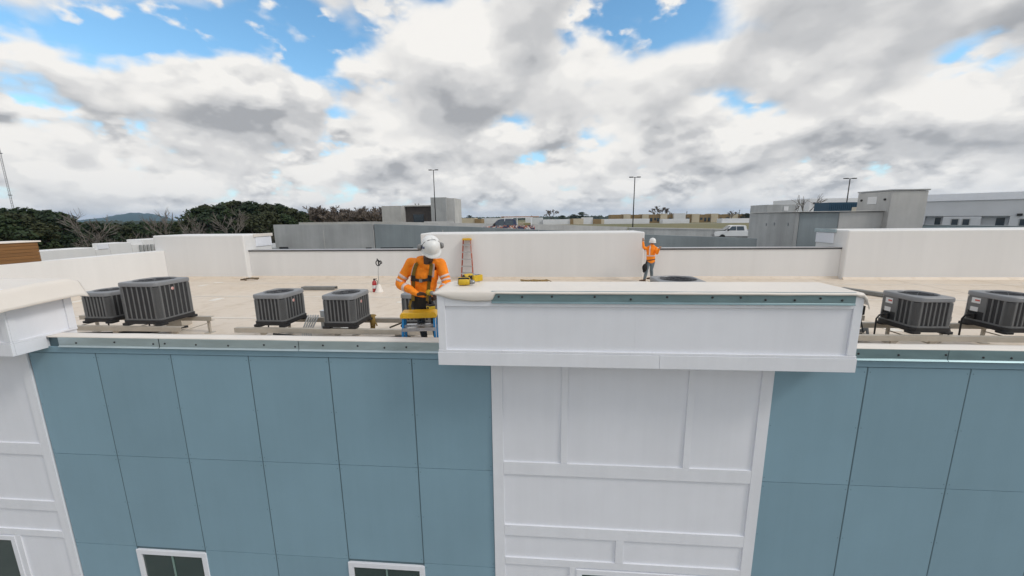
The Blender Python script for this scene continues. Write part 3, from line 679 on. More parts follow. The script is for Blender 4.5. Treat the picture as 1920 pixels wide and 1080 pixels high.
plank((-2.12, 9.4, H+R+0.02), 1.35, 0.03, 'grey steel channel lying on the roof behind the middle units')
plank((17.9, 8.9, H+R+0.02), 1.5, -1.1, 'grey steel channel lying on the roof behind the right units')
def sticks(loc, label, segs, m, r=0.03):
    t = thing('scrap_pile', label, 'scrap', loc)
    for a, b in segs: MB().tube([a, ((a[0]+b[0])/2, (a[1]+b[1])/2+0.03, (a[2]+b[2])/2+0.03), b], r, 6).build('offcut', m, t)
M_SCRAP = mat('brown_scrap', (0.14, 0.10, 0.06), 0.8, var=0.3, vs=6)
sticks((-6.95, 11.7, H+R), 'small brown offcuts on the roof below the left bulkhead', [((-0.35, -0.05, 0.03), (0.3, 0.3, 0.05)), ((-0.3, 0.1, 0.04), (0.0, -0.15, 0.03)), ((-0.1, 0.0, 0.08), (0.32, 0.2, 0.03))], M_SCRAP, 0.035)
M_ROPE = mat('tan_rope', (0.30, 0.20, 0.08), 0.8, var=0.2, vs=9)
rp = [(6.2+0.55*math.sin(i*0.42)+i*0.012, 11.4+0.28*math.cos(i*0.63), H+R+0.03+0.012*(i % 3)) for i in range(34)]
tag(MB().tube(rp, 0.022, 6).build('rope', M_ROPE, smooth=True), 'tan rope heaped on the roof in front of the tall white wall', 'rope')
tag(MB(H).grid(lambda u, v: (9.2+2.0*u, 11.0+0.5*v, R+0.01+0.02*math.sin(u*5)*math.sin(v*4)), 16, 8).build('membrane_offcut', M_TPO, smooth=True, solid=0.006), 'white membrane strip on the roof at the far worker\'s feet', 'membrane')
tag(MB(H).grid(lambda u, v: (2.2+1.1*u, 10.9+0.4*v, R+0.02+0.05*math.sin(u*6)*math.sin(v*3)), 16, 8).build('membrane_offcut', M_CONDUIT, smooth=True, solid=0.006), 'crumpled grey sheet on the roof near the orange ladder', 'membrane')
tag(MB(H).lathe([(0.05, R), (0.06, R+0.03), (0.03, R+0.07), (0.001, R+0.08)], 10, (17.4, 10.3, 0)).build('roof_drain_cap', M_SCRAP), 'small dark cap on the roof beyond the right units', 'cap')
# ------------------------------------------------------------------ fire extinguisher, hook stand
M_RED = mat('extinguisher_red', (0.42, 0.025, 0.03), 0.3, coat=0.4)
t = thing('fire_extinguisher', 'red fire extinguisher standing on the roof left of the near worker', 'extinguisher', (0.32, 9.03, H+R))
MB().lathe([(0.075, 0), (0.085, 0.02), (0.085, 0.34), (0.07, 0.40), (0.03, 0.43), (0.03, 0.45)], 18).build('cylinder', M_RED, t, smooth=True)
MB().box(-0.03, 0.03, -0.02, 0.02, 0.45, 0.49).build('valve', M_BLACK, t, bevel=0.004)
MB().box(-0.02, 0.11, -0.012, 0.012, 0.49, 0.51).build('handle', M_BLACK, t)
MB().tube([(0.03, 0, 0.47), (0.13, 0, 0.42), (0.12, 0, 0.25), (0.1, 0, 0.15)], 0.012, 6).build('hose', M_BLACK, t, smooth=True)
MB().lathe([(0.0865, 0.14), (0.0865, 0.26)], 18).build('label_band', M_LABEL, t)
t = thing('hook_stand', 'thin grey pole on a white cone base with black hooks on top', 'stand', (0.54, 8.93, H+R))
MB().lathe([(0.17, 0), (0.16, 0.02), (0.05, 0.30), (0.02, 0.32)], 18).build('base', M_TPO, t, smooth=True)
MB().tube([(0, 0, 0.31), (0.01, 0, 0.75), (0.03, 0, 1.02)], 0.014, 8).build('pole', M_CONDUIT, t, smooth=True)
hk = MB(); hk.tube([(0.03+0.085*math.sin(a), 0, 1.12+0.10*math.cos(a)) for a in [k*0.42 for k in range(16)]], 0.02, 6)
hk.tube([(0.0, -0.02, 1.28), (0.05, -0.02, 1.22), (0.06, -0.02, 1.05)], 0.025, 6); hk.tube([(0.05, 0, 1.16), (0.14, 0, 1.2), (0.17, 0, 1.14), (0.15, 0, 1.09)], 0.022, 6)
hk.build('hooks', M_BLACK, t, smooth=True)
# tan glove on the rail
M_GLOVE = mat('tan_leather', (0.30, 0.20, 0.06), 0.8, var=0.25, vs=14, bump=0.2, bs=60)
g = onY(700, 606, 3.55)
t = thing('work_glove', 'tan work glove hanging over the rear rail beside the middle unit', 'glove', (g.x, 3.555, RT-0.155)); t.scale = (1.25, 1.25, 1.25)
MB().tube([(0, 0.05, 0.175), (0, 0.0, 0.19), (0, -0.03, 0.16), (0.005, -0.035, 0.06), (0.0, -0.03, -0.02)], [(0.05, 0.02), (0.055, 0.022), (0.055, 0.02), (0.055, 0.025), (0.05, 0.018)], 10, ref=Vector((1, 0, 0))).build('palm', M_GLOVE, t, smooth=True)
for k in range(4): MB().tube([(-0.036+0.024*k, -0.03, -0.01), (-0.038+0.024*k, -0.036, -0.06), (-0.04+0.025*k, -0.03, -0.10-0.012*(k % 3))], 0.0115, 7).build('finger', M_GLOVE, t, smooth=True)
MB().tube([(0.05, -0.03, 0.06), (0.075, -0.035, 0.03), (0.082, -0.03, -0.01)], 0.013, 7).build('thumb', M_GLOVE, t, smooth=True)
# ------------------------------------------------------------------ ladders
M_YEL = mat('yellow_plastic', (0.72, 0.42, 0.02), 0.45, var=0.08, vs=9)
M_LBLUE = mat('blue_fibreglass', (0.01, 0.20, 0.48), 0.4, var=0.06, vs=7)
M_LORANGE = mat('orange_fibreglass', (0.40, 0.075, 0.03), 0.45, var=0.08, vs=7)
def stepladder(name, label, loc, rz, hgt, wt, wb, spread, rear, m, steps, open_=True, lean=0.0):
    t = thing(name, label, 'ladder', loc, rz)
    def P(s, sx, f):                      # s: -1 front, 1 rear; f: 0 floor .. 1 top
        half = (wb+(wt-wb)*f)/2; y = (0.05+spread*(1-f))*s if open_ else 0.04*s
        y += lean*f
        return Vector((sx*half, y, 0.01+hgt*f))
    for s in (-1, 1):
        for sx in (-1, 1):
            a, b = P(s, sx, 0), P(s, sx, 0.96); d_ = 0.035; mb = MB()
            vs = []
            for p in (a, b):              # channel section: web outside, two flanges
                x = p.x; q = [(x-sx*0.0, -d_), (x, d_), (x-sx*0.03, d_), (x-sx*0.03, d_-0.006), (x-sx*0.006, d_-0.006), (x-sx*0.006, -d_+0.006), (x-sx*0.03, -d_+0.006), (x-sx*0.03, -d_)]
                vs += [(X, p.y+Y, p.z) for X, Y in q]
            mb.add(vs, [(i, (i+1) % 8, 8+(i+1) % 8, 8+i) for i in range(8)]+[tuple(range(8)), tuple(range(8, 16))])
            o = mb.build('rail', m, t)
            MB().box(a.x-0.03, a.x+0.03, a.y-0.045, a.y+0.045, 0, 0.05).build('foot', M_BLACK, o, bevel=0.005)
            if s < 0 and sx > 0:
                c0, c1 = P(s, sx, 0.62), P(s, sx, 0.92)
                MB().add([(c0.x+0.0015, c0.y-0.028, c0.z), (c0.x+0.0015, c0.y+0.028, c0.z), (c1.x+0.0015, c1.y+0.028, c1.z), (c1.x+0.0015, c1.y-0.028, c1.z)], [(0, 1, 2, 3)]).build('safety_label', M_LABEL, o, solid=0.001)
        for k in range(1, steps+1):
            f = k/(steps+1)
            if s > 0 and not rear:
                if k not in (1, steps): continue
                a, b = P(s, -1, f), P(s, 1, f); MB().tube([a, b], 0.012, 6).build('rear_brace', M_STEEL, t); continue
            a, b = P(s, -1, f), P(s, 1, f)
            MB().box(a.x+0.007, b.x-0.007, a.y-0.04, a.y+0.04, a.z-0.02, a.z).build('step', M_STEEL, t, bevel=0.003)
            MB().box(a.x+0.007, b.x-0.007, a.y-0.045, a.y-0.0405, a.z-0.055, a.z).build('step_lip', M_STEEL, t)
    zc = 0.01+hgt*0.955; yc = lean*0.96; cd = 0.125 if open_ else 0.085
    cap = MB(); cap.prism([(-wt/2-0.03, zc-0.055), (wt/2+0.03, zc-0.055), (wt/2+0.035, zc), (wt/2+0.01, zc+0.035), (-wt/2-0.01, zc+0.035), (-wt/2-0.035, zc)], 'y', yc-cd, yc+cd)
    o = cap.build('top_cap', M_YEL, t, bevel=0.012)
    for k in range(4): x = -wt/2+0.05+k*(wt-0.1)/3; MB().box(x-0.035, x+0.035, yc-cd-0.006, yc-cd+0.004, zc-0.045, zc+0.005).build('cap_rib', M_YEL, o, bevel=0.004)
    return t
lb = onY(783, 588, 0.66)
stepladder('stepladder', 'blue fibreglass stepladder with yellow top, under the near worker', (lb.x-0.02, 0.80, H+R), 0.16, 1.31, 0.50, 0.60, 0.24, True, M_LBLUE, 4)
stepladder('stepladder', 'orange fibreglass stepladder with yellow cap leaning on the tall white wall', (3.36, 11.90, H+R), 0.0, 1.90, 0.34, 0.58, 0.0, False, M_LORANGE, 5, open_=False, lean=0.19)
# ------------------------------------------------------------------ parking deck behind the roof
def wall_poly(name, pts, Y, th, m, parent, zb=-12):
    """upright wall in the plane y=Y whose top follows the given photo points"""
    top = [onY(u, v, Y) for u, v in pts]
    poly = [(top[0].x, zb+H)]+[(p.x, p.z) for p in top]+[(top[-1].x, zb+H)]
    return MB().prism(poly[::-1], 'y', Y, Y+th).build(name, m, parent, bevel=0.012)
deck = thing('parking_deck', 'grey concrete parking deck with sloping ramp wall behind the roof', 'parking deck', (4, 18, 0))
def dk(o): o.location = (-4, -18, 0); return o
DY = 18.0
dk(wall_poly('spandrel_wall', [(512, 421.5), (699, 419.5)], DY, 0.22, M_CONC, deck))
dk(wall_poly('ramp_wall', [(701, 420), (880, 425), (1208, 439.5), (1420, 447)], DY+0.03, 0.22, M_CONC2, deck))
for a, b in (((524, 463), (541, 467)), ((686, 464), (697, 468)), ((714, 464), (775, 468))):
    p, q = onY(*a, DY-0.004), onY(*b, DY-0.004); dk(MB().box(p.x, q.x, DY-0.03, DY+0.0, q.z-0.3, p.z).build('gap_shade_box', M_ACDARK, deck))  # solid dark boxes on the wall, colour standing in for shade in the gaps
for px in (606, 700, 830, 1010, 1110): 
    p = onY(px, 430, DY); dk(MB().box(p.x-0.02, p.x+0.02, DY-0.012, DY+0.02, 6, p.z-0.05).build('wall_joint', M_CONC3, deck))
fl = lambda X: H-0.25-0.036*(X-2)
dk(MB().prism([(-13, fl(-13)-0.4), (-13, fl(-13)), (46, fl(46)), (46, fl(46)-0.4)][::-1], 'y', DY+0.26, 62).build('deck_floor', M_CONC, deck))
dk(wall_poly('far_wall', [(560, 417.2), (700, 415.5), (880, 418.5), (1000, 420), (1177, 425.5)], 50, 0.25, M_CONC3, deck, -3))
dk(wall_poly('far_wall', [(1179, 428), (1300, 429), (1420, 432)], 49.6, 0.25, M_CONC, deck, -3))
p, q = onY(1179, 428, 49.6), onY(1420, 432, 49.6)
dk(MB().add([(p.x, 49.5, p.z+.01), (q.x, 49.5, q.z+.01), (q.x, 50, q.z+.01), (p.x, 50, p.z+.01), (p.x, 49.5, p.z+.14), (q.x, 49.5, q.z+.14), (q.x, 50, q.z+.14), (p.x, 50, p.z+.14)], [(3,2,1,0),(4,5,6,7),(0,1,5,4),(1,2,6,5),(2,3,7,6),(3,0,4,7)]).build('wall_cap', M_CONC3, deck))
# stair and lift tower on the far corner of the deck
M_BRICK = mat('dark_brick', (0.085, 0.075, 0.072), 0.9, var=0.3, vs=2.5, detail=8, bump=0.2, bs=12)
def boxpx(name, m, parent, u0, u1, vtop, Y, depth, zb, bev=0.02, ref=None):
    a, b = onY(u0, vtop, Y), onY(u1, vtop, Y); zt = (a.z+b.z)/2
    o = MB().box(a.x, b.x, Y, Y+depth, zb, zt).build(name, m, parent, bevel=bev)
    if ref: o.location = (-ref[0], -ref[1], -ref[2])
    return o
st = thing('stair_tower', 'pale concrete stair tower with dark brick lobby on the parking deck', 'tower', (-16, 60, 11)); rf = (-16, 60, 11)
boxpx('left_block', M_CONC3, st, 715, 752, 386, 60, 5, 11.2, ref=rf)
boxpx('brick_lobby', M_BRICK, st, 756, 808, 387.5, 62, 4, 11.2, ref=rf)
boxpx('lobby_cap', M_CONC3, st, 754, 808, 384.8, 61.6, 4.6, onY(760, 387.4, 61.6).z, ref=rf)
boxpx('lift_shaft', M_CONC, st, 807, 836, 370, 59, 6, 11.2, ref=rf)
boxpx('lift_shaft_side', M_CONC3, st, 836.3, 852, 371.5, 59.6, 5.4, 11.2, ref=rf)
boxpx('doorway', M_GLASS_FAR, st, 775, 794, 402, 61.93, 0.2, 11.25, ref=rf)
boxpx('slit_window', M_GLASS_FAR, st, 753.5, 757.5, 401, 61.5, 0.3, 11.25, ref=rf)
boxpx('low_wall', M_CONC3, st, 795, 850, 415, 57.5, 0.3, 11.0, ref=rf)
for u in (779, 785): 
    p = onY(u, 384.5, 63); MB().lathe([(0.16, 0), (0.16, 0.22), (0.1, 0.3)], 10, (p.x+16, 3, p.z-11)).build('roof_vent', M_CONC, st)
# lamp posts
M_POLE = mat('dark_bronze_pole', (0.03, 0.03, 0.032), 0.5, metal=0.4)
def lamp(u, vtop, vbase, Y, label, tilt=0.0):
    top = onY(u, vtop, Y); zb = fl(top.x)
    t = thing('street_lamp', label, 'lamp post', (top.x, Y, zb), 0, 'tall lamp posts on the parking deck'); h = top.z-zb
    MB().tube([(0, 0, 0.5), (0, 0, h)], [0.085, 0.06], 8).build('post', M_POLE, t, smooth=True)
    MB().lathe([(0.3, 0), (0.3, 0.85), (0.26, 0.9)], 14).build('base', M_CONC, t)
    MB().tube([(-0.35, 0, h), (0.35, 0, h)], 0.035, 6).build('arm', M_POLE, t)
    for s in (-1, 1): MB().box(s*0.52-0.26, s*0.52+0.26, -0.15, 0.15, h-0.03, h+0.09).build('lamp_head', M_POLE, t, bevel=0.02)
lamp(812.5, 319, 413, 58, 'tall dark lamp post in front of the concrete stair tower')
lamp(1190.5, 332.5, 430, 52, 'tall dark lamp post beyond the far worker')
lamp(1594, 335, 380, 52, 'tall dark lamp post rising behind the blue container')
# right-hand concrete blocks
cb = thing('concrete_block', 'long grey concrete stair block at right behind the white parapet', 'building', (22, 18, 0)); rf = (22, 18, 0)
boxpx('wall', M_CONC, cb, 1492, 1500, 398.2, 17.6, 4.4, 0, ref=rf)
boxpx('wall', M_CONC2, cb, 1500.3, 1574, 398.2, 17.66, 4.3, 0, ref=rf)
boxpx('wall', M_CONC3, cb, 1575, 1668, 397.5, 17.63, 4.3, 0, ref=rf)
boxpx('coping', M_CONC3, cb, 1491, 1669, 395.6, 17.5, 4.6, onY(1530, 398.2, 17.5).z+0.02, ref=rf)
for u, v in ((1437, 421), (1452, 420), (1478, 421)):
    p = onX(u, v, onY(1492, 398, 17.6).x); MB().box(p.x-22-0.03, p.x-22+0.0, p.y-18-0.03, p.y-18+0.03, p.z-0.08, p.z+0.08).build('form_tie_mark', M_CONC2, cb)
ct = thing('concrete_tower', 'square concrete tower with tan cap band, tallest block at right', 'tower', (26, 18, 0)); rf = (26, 18, 0)
boxpx('shaft', M_CONC3, ct, 1673, 1742, 357.5, 17.3, 2.2, 0, ref=rf)
A = onY(1673, 357.5, 17.3)
MB().box(A.x-0.02-26, onY(1742, 357.5, 17.3).x+0.05-26, -0.75, 1.55, A.z, A.z+0.07).build('parapet_cap', M_CONC, ct, bevel=0.01)
boxpx('cream_band', mat('cream_band', (0.62, 0.56, 0.46), 0.8), ct, 1607, 1671, 388, 20.2, 0.4, H+1.0, ref=rf)
p = onX(1636, 376, A.x); MB().box(A.x-26-0.03, A.x-26+0.0, p.y-18-0.30, p.y-18+0.30, p.z-0.2, p.z+0.2).build('white_plate', M_LABEL, ct)
for u, v in ((1616, 376), (1660, 374)):
    p = onX(u, v, A.x); MB().lathe([(0.06, 0), (0.06, 0.05)], 10, (A.x-26-0.05, p.y-18, p.z), Matrix.Rotation(math.pi/2, 3, 'Y')).build('bolt', M_BLACK, ct)
# low grey box and blue container behind
t = thing('concrete_penthouse', 'small grey concrete box behind the long block at right', 'building', (0, 0, 0))
boxpx('wall', M_CONC, t, 1439, 1492, 383.5, 34, 3, fl(36)); p = onY(1474, 391, 33.97); MB().box(p.x-0.2, p.x+0.2, 33.95, 33.99, p.z-0.2, p.z+0.2).build('white_plate', M_LABEL, t)
M_NAVY = mat('navy_steel', (0.012, 0.055, 0.10), 0.5, var=0.1, vs=2)
t = thing('shipping_container', 'navy blue steel container behind the concrete blocks at right', 'container', (0, 0, 0)); a, b = onY(1556, 379.5, 40), onY(1608, 379.5, 40)
MB().box(a.x, b.x, 40, 42.4, fl(45), a.z).build('body', M_NAVY, t, bevel=0.03)
for i in range(14): x = a.x+0.1+(b.x-a.x-0.2)*i/13; MB().box(x-0.05, x+0.05, 39.96, 39.999, fl(45)+0.15, a.z-0.15).build('corrugation', M_NAVY, t)
t = thing('white_building', 'plain white building behind the navy container', 'building', (0, 0, 0))
boxpx('wall', M_TRIM, t, 1519, 1625, 371.5, 75, 12, 0); 
for u in (1527, 1533): p = onY(u, 381, 74.9); MB().box(p.x-0.2, p.x+0.2, 74.85, 74.99, p.z-0.15, p.z+0.15).build('wall_vent', M_BLACK, t)
# grey apartment wing at the right edge with recessed balconies
gw = thing('grey_apartment_wing', 'pale grey apartment wing with recessed balconies at the right edge', 'building', (0, 0, 0))
P0 = Vector((30.2, 22.4, 0)); P1 = Vector((33.4, 19.17, 0)); ux = (P1-P0).normalized(); uy = Vector((-ux.y, ux.x, 0))   # along the wall, into the building
Mg = Matrix(((ux.x, uy.x, 0, P0.x), (ux.y, uy.y, 0, P0.y), (0, 0, 1, 0), (0, 0, 0, 1)))
M_GREYW = mat('pale_grey_stucco', (0.60, 0.61, 0.635), 0.75, var=0.06, vs=0.7)
def gwp(name, m, *a, bev=0.01):
    o = MB().box(*a).build(name, m, gw, bevel=bev); o.matrix_local = Mg; return o
def gpx(u, v):                             # photo point on the wing's wall -> (distance along, height)
    d = ray(u, v); n = uy; k = (P0-Vector((CAM.x, CAM.y, 0))).dot(n)/(d.x*n.x+d.y*n.y); p = CAM+d*k; return ((p-P0).dot(ux), p.z)
zt = gpx(1800, 363)[1]
s_end = 9.0
openings = []
for u0, u1, v0, v1 in ((1735, 1769, 405.5, 424), (1841, 1894, 405.5, 424)): openings.append((gpx(u0, v0)[0], gpx(u1, v0)[0], gpx((u0+u1)/2, v0)[1], gpx((u0+u1)/2, v1)[1]-1.2))
edges = [-1.5]; z_lo = openings[0][3]
gwp('parapet_band', M_TRIM, -1.6, s_end, -0.10, 6, zt-0.42, zt)
gwp('upper_wall', M_GREYW, -1.5, s_end, 0.0, 6, openings[0][2], zt-0.422)
prev = -1.5
for a, b, z1, z0 in openings:
    gwp('wall_pier', M_GREYW, prev, a, 0.0, 6, z_lo, z1); gwp('recess_back', M_GREYW, a, b, 0.45, 6, z_lo, z1)
    gwp('balcony_door', M_GLASS_FAR, a+(b-a)*0.55, a+(b-a)*0.86, 0.42, 0.448, z_lo, z1-0.10); gwp('recess_soffit', M_CONC, a, b, 0.0, 0.44, z1+0.001, z1+0.03)
    prev = b
gwp('wall_pier', M_GREYW, prev, s_end, 0.0, 6, z_lo, openings[0][2]); gwp('lower_wall', M_GREYW, -1.5, s_end, 0.0, 6, 0, z_lo)
for u0, u1 in ((1785, 1797), (1806, 1818), (1913, 1926)):
    a, z1 = gpx(u0, 411); b, _ = gpx(u1, 411); w_ = gwp('window', M_CONC, a-0.04, b+0.04, -0.03, -0.001, z1-1.3, z1+0.04); o = gwp('pane', M_GLASS_FAR, a, b, -0.045, -0.031, z1-1.26, z1); 
    o.parent = w_; o.matrix_local = Matrix.Identity(4)
p = gpx(1912, 402); gwp('wall_light', M_POLE, p[0]-0.1, p[0]+0.1, -0.12, -0.002, p[1]-0.08, p[1]+0.05)
# neighbouring parapet with blue-grey metal edge, between the roof and the grey wing
t = thing('neighbour_parapet', 'low parapet with blue grey metal edge behind the right white wall', 'wall', (0, 0, 0))
a, b = onZ(1675, 421, H+1.3), onZ(1918, 424, H+1.3); dr = (b-a).normalized(); nn = Vector((-dr.y, dr.x, 0)); b2 = b+dr*3
def slab(name, m, z0, z1, o0, o1):
    MB().add([(*(q+nn*o).xy, z) for z in (z0, z1) for q, o in ((a, o0), (b2, o0), (b2, o1), (a, o1))], [(3,2,1,0),(4,5,6,7),(0,1,5,4),(1,2,6,5),(2,3,7,6),(3,0,4,7)]).build(name, m, t)
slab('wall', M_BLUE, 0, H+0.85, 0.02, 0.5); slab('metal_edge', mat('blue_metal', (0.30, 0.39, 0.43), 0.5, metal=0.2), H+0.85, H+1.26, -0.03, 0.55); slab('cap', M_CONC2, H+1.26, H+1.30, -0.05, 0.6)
a, b = onY(1593, 432, 15.2), onY(1675, 428.5, 15.2)
tag(MB().prism([(a.x, 0), (b.x+3, 0), (b.x+3, b.z), (b.x, b.z), (a.x, a.z)], 'y', 15.2, 15.6).build('white_parapet', M_TRIM, bevel=0.02), 'white sloping parapet top just behind the right white wall', 'wall')
# stepped white parapets of the wing to the left
wl = thing('white_wing', 'white roof wing with stepped parapets beyond the left parapet', 'building', (-20, 16, 0))
for y0, y1, zt in ((6, 16.1, 0.46), (16.1, 16.9, 0.33), (16.9, 18.2, 0.64), (18.2, 18.95, 0.50), (18.95, 22, 0.77)):
    MB().box(-1.2, 0, y0-16, y1-16-0.01, 0, H+zt).build('parapet', M_WALLTPO, wl, bevel=0.03)
MB().box(-0.05, 0.04, 0.25, 0.80, H+0.34, H+0.6).build('end_panel', M_WHITE, wl)
for k in range(10): MB().box(0.05, 0.12, 2.6+k*0.25, 2.72+k*0.25, H+0.0, H+0.42).build('vent_slat', M_CONC, wl)
# ------------------------------------------------------------------ vehicles on the deck
M_TYRE = mat('tyre', (0.015, 0.015, 0.016), 0.85); M_RIM = mat('rim', (0.35, 0.35, 0.36), 0.35, metal=0.7)
M_VGLASS = mat('vehicle_glass', (0.02, 0.045, 0.07), 0.08, spec=0.8)
def wrap_mat():
    m = mat('printed_wrap', (0.03, 0.05, 0.11), 0.35, coat=0.3); nt = m.node_tree; b = nt.nodes['Principled BSDF']
    tc = nt.nodes.new('ShaderNodeTexCoord'); n = nt.nodes.new('ShaderNodeTexNoise'); n.inputs['Scale'].default_value = 2.3; n.inputs['Detail'].default_value = 3; n.inputs['Distortion'].default_value = 1.2
    mp = nt.nodes.new('ShaderNodeMapping'); mp.inputs['Scale'].default_value = (0.7, 0.2, 1.0); nt.links.new(tc.outputs['Object'], mp.inputs[0]); nt.links.new(mp.outputs[0], n.inputs['Vector'])
    r = nt.nodes.new('ShaderNodeValToRGB'); r.color_ramp.interpolation = 'CONSTANT'; e = r.color_ramp.elements; e[0].color = (0.02, 0.035, 0.09, 1); e[1].position = 0.46; e[1].color = (0.45, 0.13, 0.05, 1)
    for pos, c in ((0.53, (0.62, 0.60, 0.58, 1)), (0.59, (0.04, 0.06, 0.13, 1)), (0.66, (0.5, 0.28, 0.2, 1))): x = e.new(pos); x.color = c
    sp = nt.nodes.new('ShaderNodeSeparateXYZ'); nt.links.new(tc.outputs['Object'], sp.inputs[0])
    mr = nt.nodes.new('ShaderNodeMapRange'); mr.inputs[1].default_value = 1.5; mr.inputs[2].default_value = 1.25; nt.links.new(sp.outputs[2], mr.inputs[0])
    mx = nt.nodes.new('ShaderNodeMix'); mx.data_type = 'RGBA'; mx.inputs[6].default_value = (0.015, 0.03, 0.08, 1)
    nt.links.new(n.outputs[0], r.inputs[0]); nt.links.new(mr.outputs[0], mx.inputs[0]); nt.links.new(r.outputs[0], mx.inputs[7]); nt.links.new(mx.outputs[2], b.inputs['Base Color'])
    return m
def pickup(name, label, loc, rz, body, s=1.0, rackload=False):
    """crew-cab pickup, nose towards -x; local x along the car"""
    t = thing(name, label, 'pickup', loc, rz); w = 0.98*s
    low = [(-2.95, 0.50), (-2.98, 0.85), (-2.9, 1.12), (-1.55, 1.22), (-1.5, 1.23), (1.0, 1.25), (2.95, 1.24), (2.98, 0.62), (2.3, 0.50)]
    MB().prism([(x*s, z*s) for x, z in low][::-1], 'y', -w, w).build('lower_body', body, t, bevel=0.06*s)
    k = 0.14
    a = [(-1.62, 1.20), (-0.92, 1.88), (-0.6, 1.95), (0.72, 1.95), (0.95, 1.88), (1.08, 1.20)]
    vs = [(x*s, -(w-0.03)+(k if z > 1.5 else 0)*1.0, z*s) for x, z in a]+[(x*s, (w-0.03)-(k if z > 1.5 else 0), z*s) for x, z in a]; n = len(a)
    MB().add(vs, [tuple(range(n)), tuple(range(2*n-1, n-1, -1))]+[(i, n+i, n+(i+1) % n, (i+1) % n) for i in range(n)]).build('cab', body, t, bevel=0.04*s)
    for sy in (-1, 1):
        for x0, x1, x2, x3 in ((-1.33, -0.80, -0.30, -0.30), (-0.20, -0.20, 0.62, 0.72)):
            q = [(x0, 1.29), (x1, 1.82), (x2, 1.82), (x3, 1.29)]
            vs = [(x*s, sy*((w-0.03)-k*(z-1.2)/0.3*0.0-(0.018+k*min(1, (z-1.2)/0.66))+0.045+0.0), z*s) for x, z in q]
            MB().add(vs, [(0, 1, 2, 3)]).build('side_window', M_VGLASS, t, solid=0.02)
        MB().box(-1.45*s, -1.25*s, sy*(w+0.18)-0.09, sy*(w+0.18)+0.09, 1.22*s, 1.50*s).build('mirror', M_BLACK, t, bevel=0.03)
        for x in (-1.95, 1.85):
            o = MB().lathe([(0.22*s, -0.13), (0.37*s, -0.13), (0.40*s, -0.08), (0.40*s, 0.08), (0.37*s, 0.13), (0.22*s, 0.13)], 22, (x*s, sy*(w-0.12), 0.40*s), Matrix.Rotation(math.pi/2, 3, 'X')).build('wheel', M_TYRE, t, smooth=True)
            MB().lathe([(0.001, 0.0), (0.22*s, 0.02), (0.23*s, 0.0)], 16, (x*s, sy*(w+0.0), 0.40*s), Matrix.Rotation(math.pi/2*sy, 3, 'X')).build('rim', M_RIM, o)
        MB().box(-2.99*s, -2.86*s, sy*(w-0.22)-0.18, sy*(w-0.22)+0.18, 0.86*s, 1.02*s).build('headlight', M_LABEL, t, bevel=0.02)
        MB().box(2.93*s, 3.0*s, sy*(w-0.1)-0.08, sy*(w-0.1)+0.08, 0.8*s, 1.15*s).build('tail_light', M_RED, t, bevel=0.02)
    ws = [(-1.60, 1.26), (-0.96, 1.86)]
    MB().add([(x*s-0.03, y, z*s+0.02) for (x, z), y in ((ws[0], -w+0.12), (ws[0], w-0.12), (ws[1], w-0.26), (ws[1], -w+0.26))], [(0, 1, 2, 3)]).build('windscreen', M_VGLASS, t, solid=0.02)
    MB().box(1.12*s, 2.88*s, -w+0.1, w-0.1, 1.20*s, 1.256*s).build('load_bed', M_BLACK, t)
    MB().box(2.9*s, 3.05*s, -w+0.1, w-0.1, 0.45*s, 0.62*s).build('bumper', M_RIM, t, bevel=0.03); MB().box(-3.08*s, -2.95*s, -w+0.05, w-0.05, 0.45*s, 0.68*s).build('bumper', M_RIM, t, bevel=0.03)
    if rackload:
        for x in (-0.25, 1.15, 2.75):
            MB().tube([(x, -0.88, 1.26), (x, -0.88, 2.16), (x, 0.88, 2.16), (x, 0.88, 1.26)], 0.035, 6).build('rack_hoop', M_TRIM, t)
        for y in (-0.88, 0.88): MB().tube([(-0.3, y, 2.18), (2.9, y, 2.18)], 0.035, 6).build('rack_rail', M_TRIM, t)
        MB().box(1.2, 2.7, -0.86, 0.86, 1.26, 1.62).build('tool_chest', mat('tan_chest', (0.38, 0.33, 0.23), 0.6, var=0.1, vs=4), t, bevel=0.02)
        MB().box(1.9, 2.6, -0.9, -0.865, 1.30, 1.55).build('chest_door', mat('olive_door', (0.22, 0.20, 0.10), 0.6), t)
    return t
M_WRAP = wrap_mat()
tp = atD(951, 420, 45.0); tp.z = fl(tp.x)+0.02
truck = pickup('pickup_truck', 'dark pickup in a printed orange and blue wrap with ladders on its rack', (tp.x, tp.y, tp.z), 0.06, M_WRAP, 1.05, True)
M_LADWOOD = mat('weathered_ladder', (0.42, 0.25, 0.17), 0.6, var=0.2, vs=3)
t = thing('extension_ladder', 'pinkish brown extension ladder lying on the wrapped pickup\'s rack', 'ladder', (tp.x+1.35, tp.y-0.35, tp.z+2.225), 0.06)
for y in (-0.2, 0.2): MB().box(-2.0, 2.3, y-0.03, y+0.03, 0, 0.11).build('rail', M_LADWOOD, t)
for k in range(14): MB().tube([(-1.9+k*0.31, -0.17, 0.05), (-1.9+k*0.31, 0.17, 0.05)], 0.02, 5).build('rung', M_LADWOOD, t)
M_WCAR = mat('white_car_paint', (0.70, 0.71, 0.72), 0.3, coat=0.5)
wp = atD(1380, 428, 61.0); wp.z = fl(wp.x)+0.02
pickup('pickup_truck', 'white crew cab pickup parked beside the concrete block', (wp.x, wp.y, wp.z), -0.10, M_WCAR, 1.0)
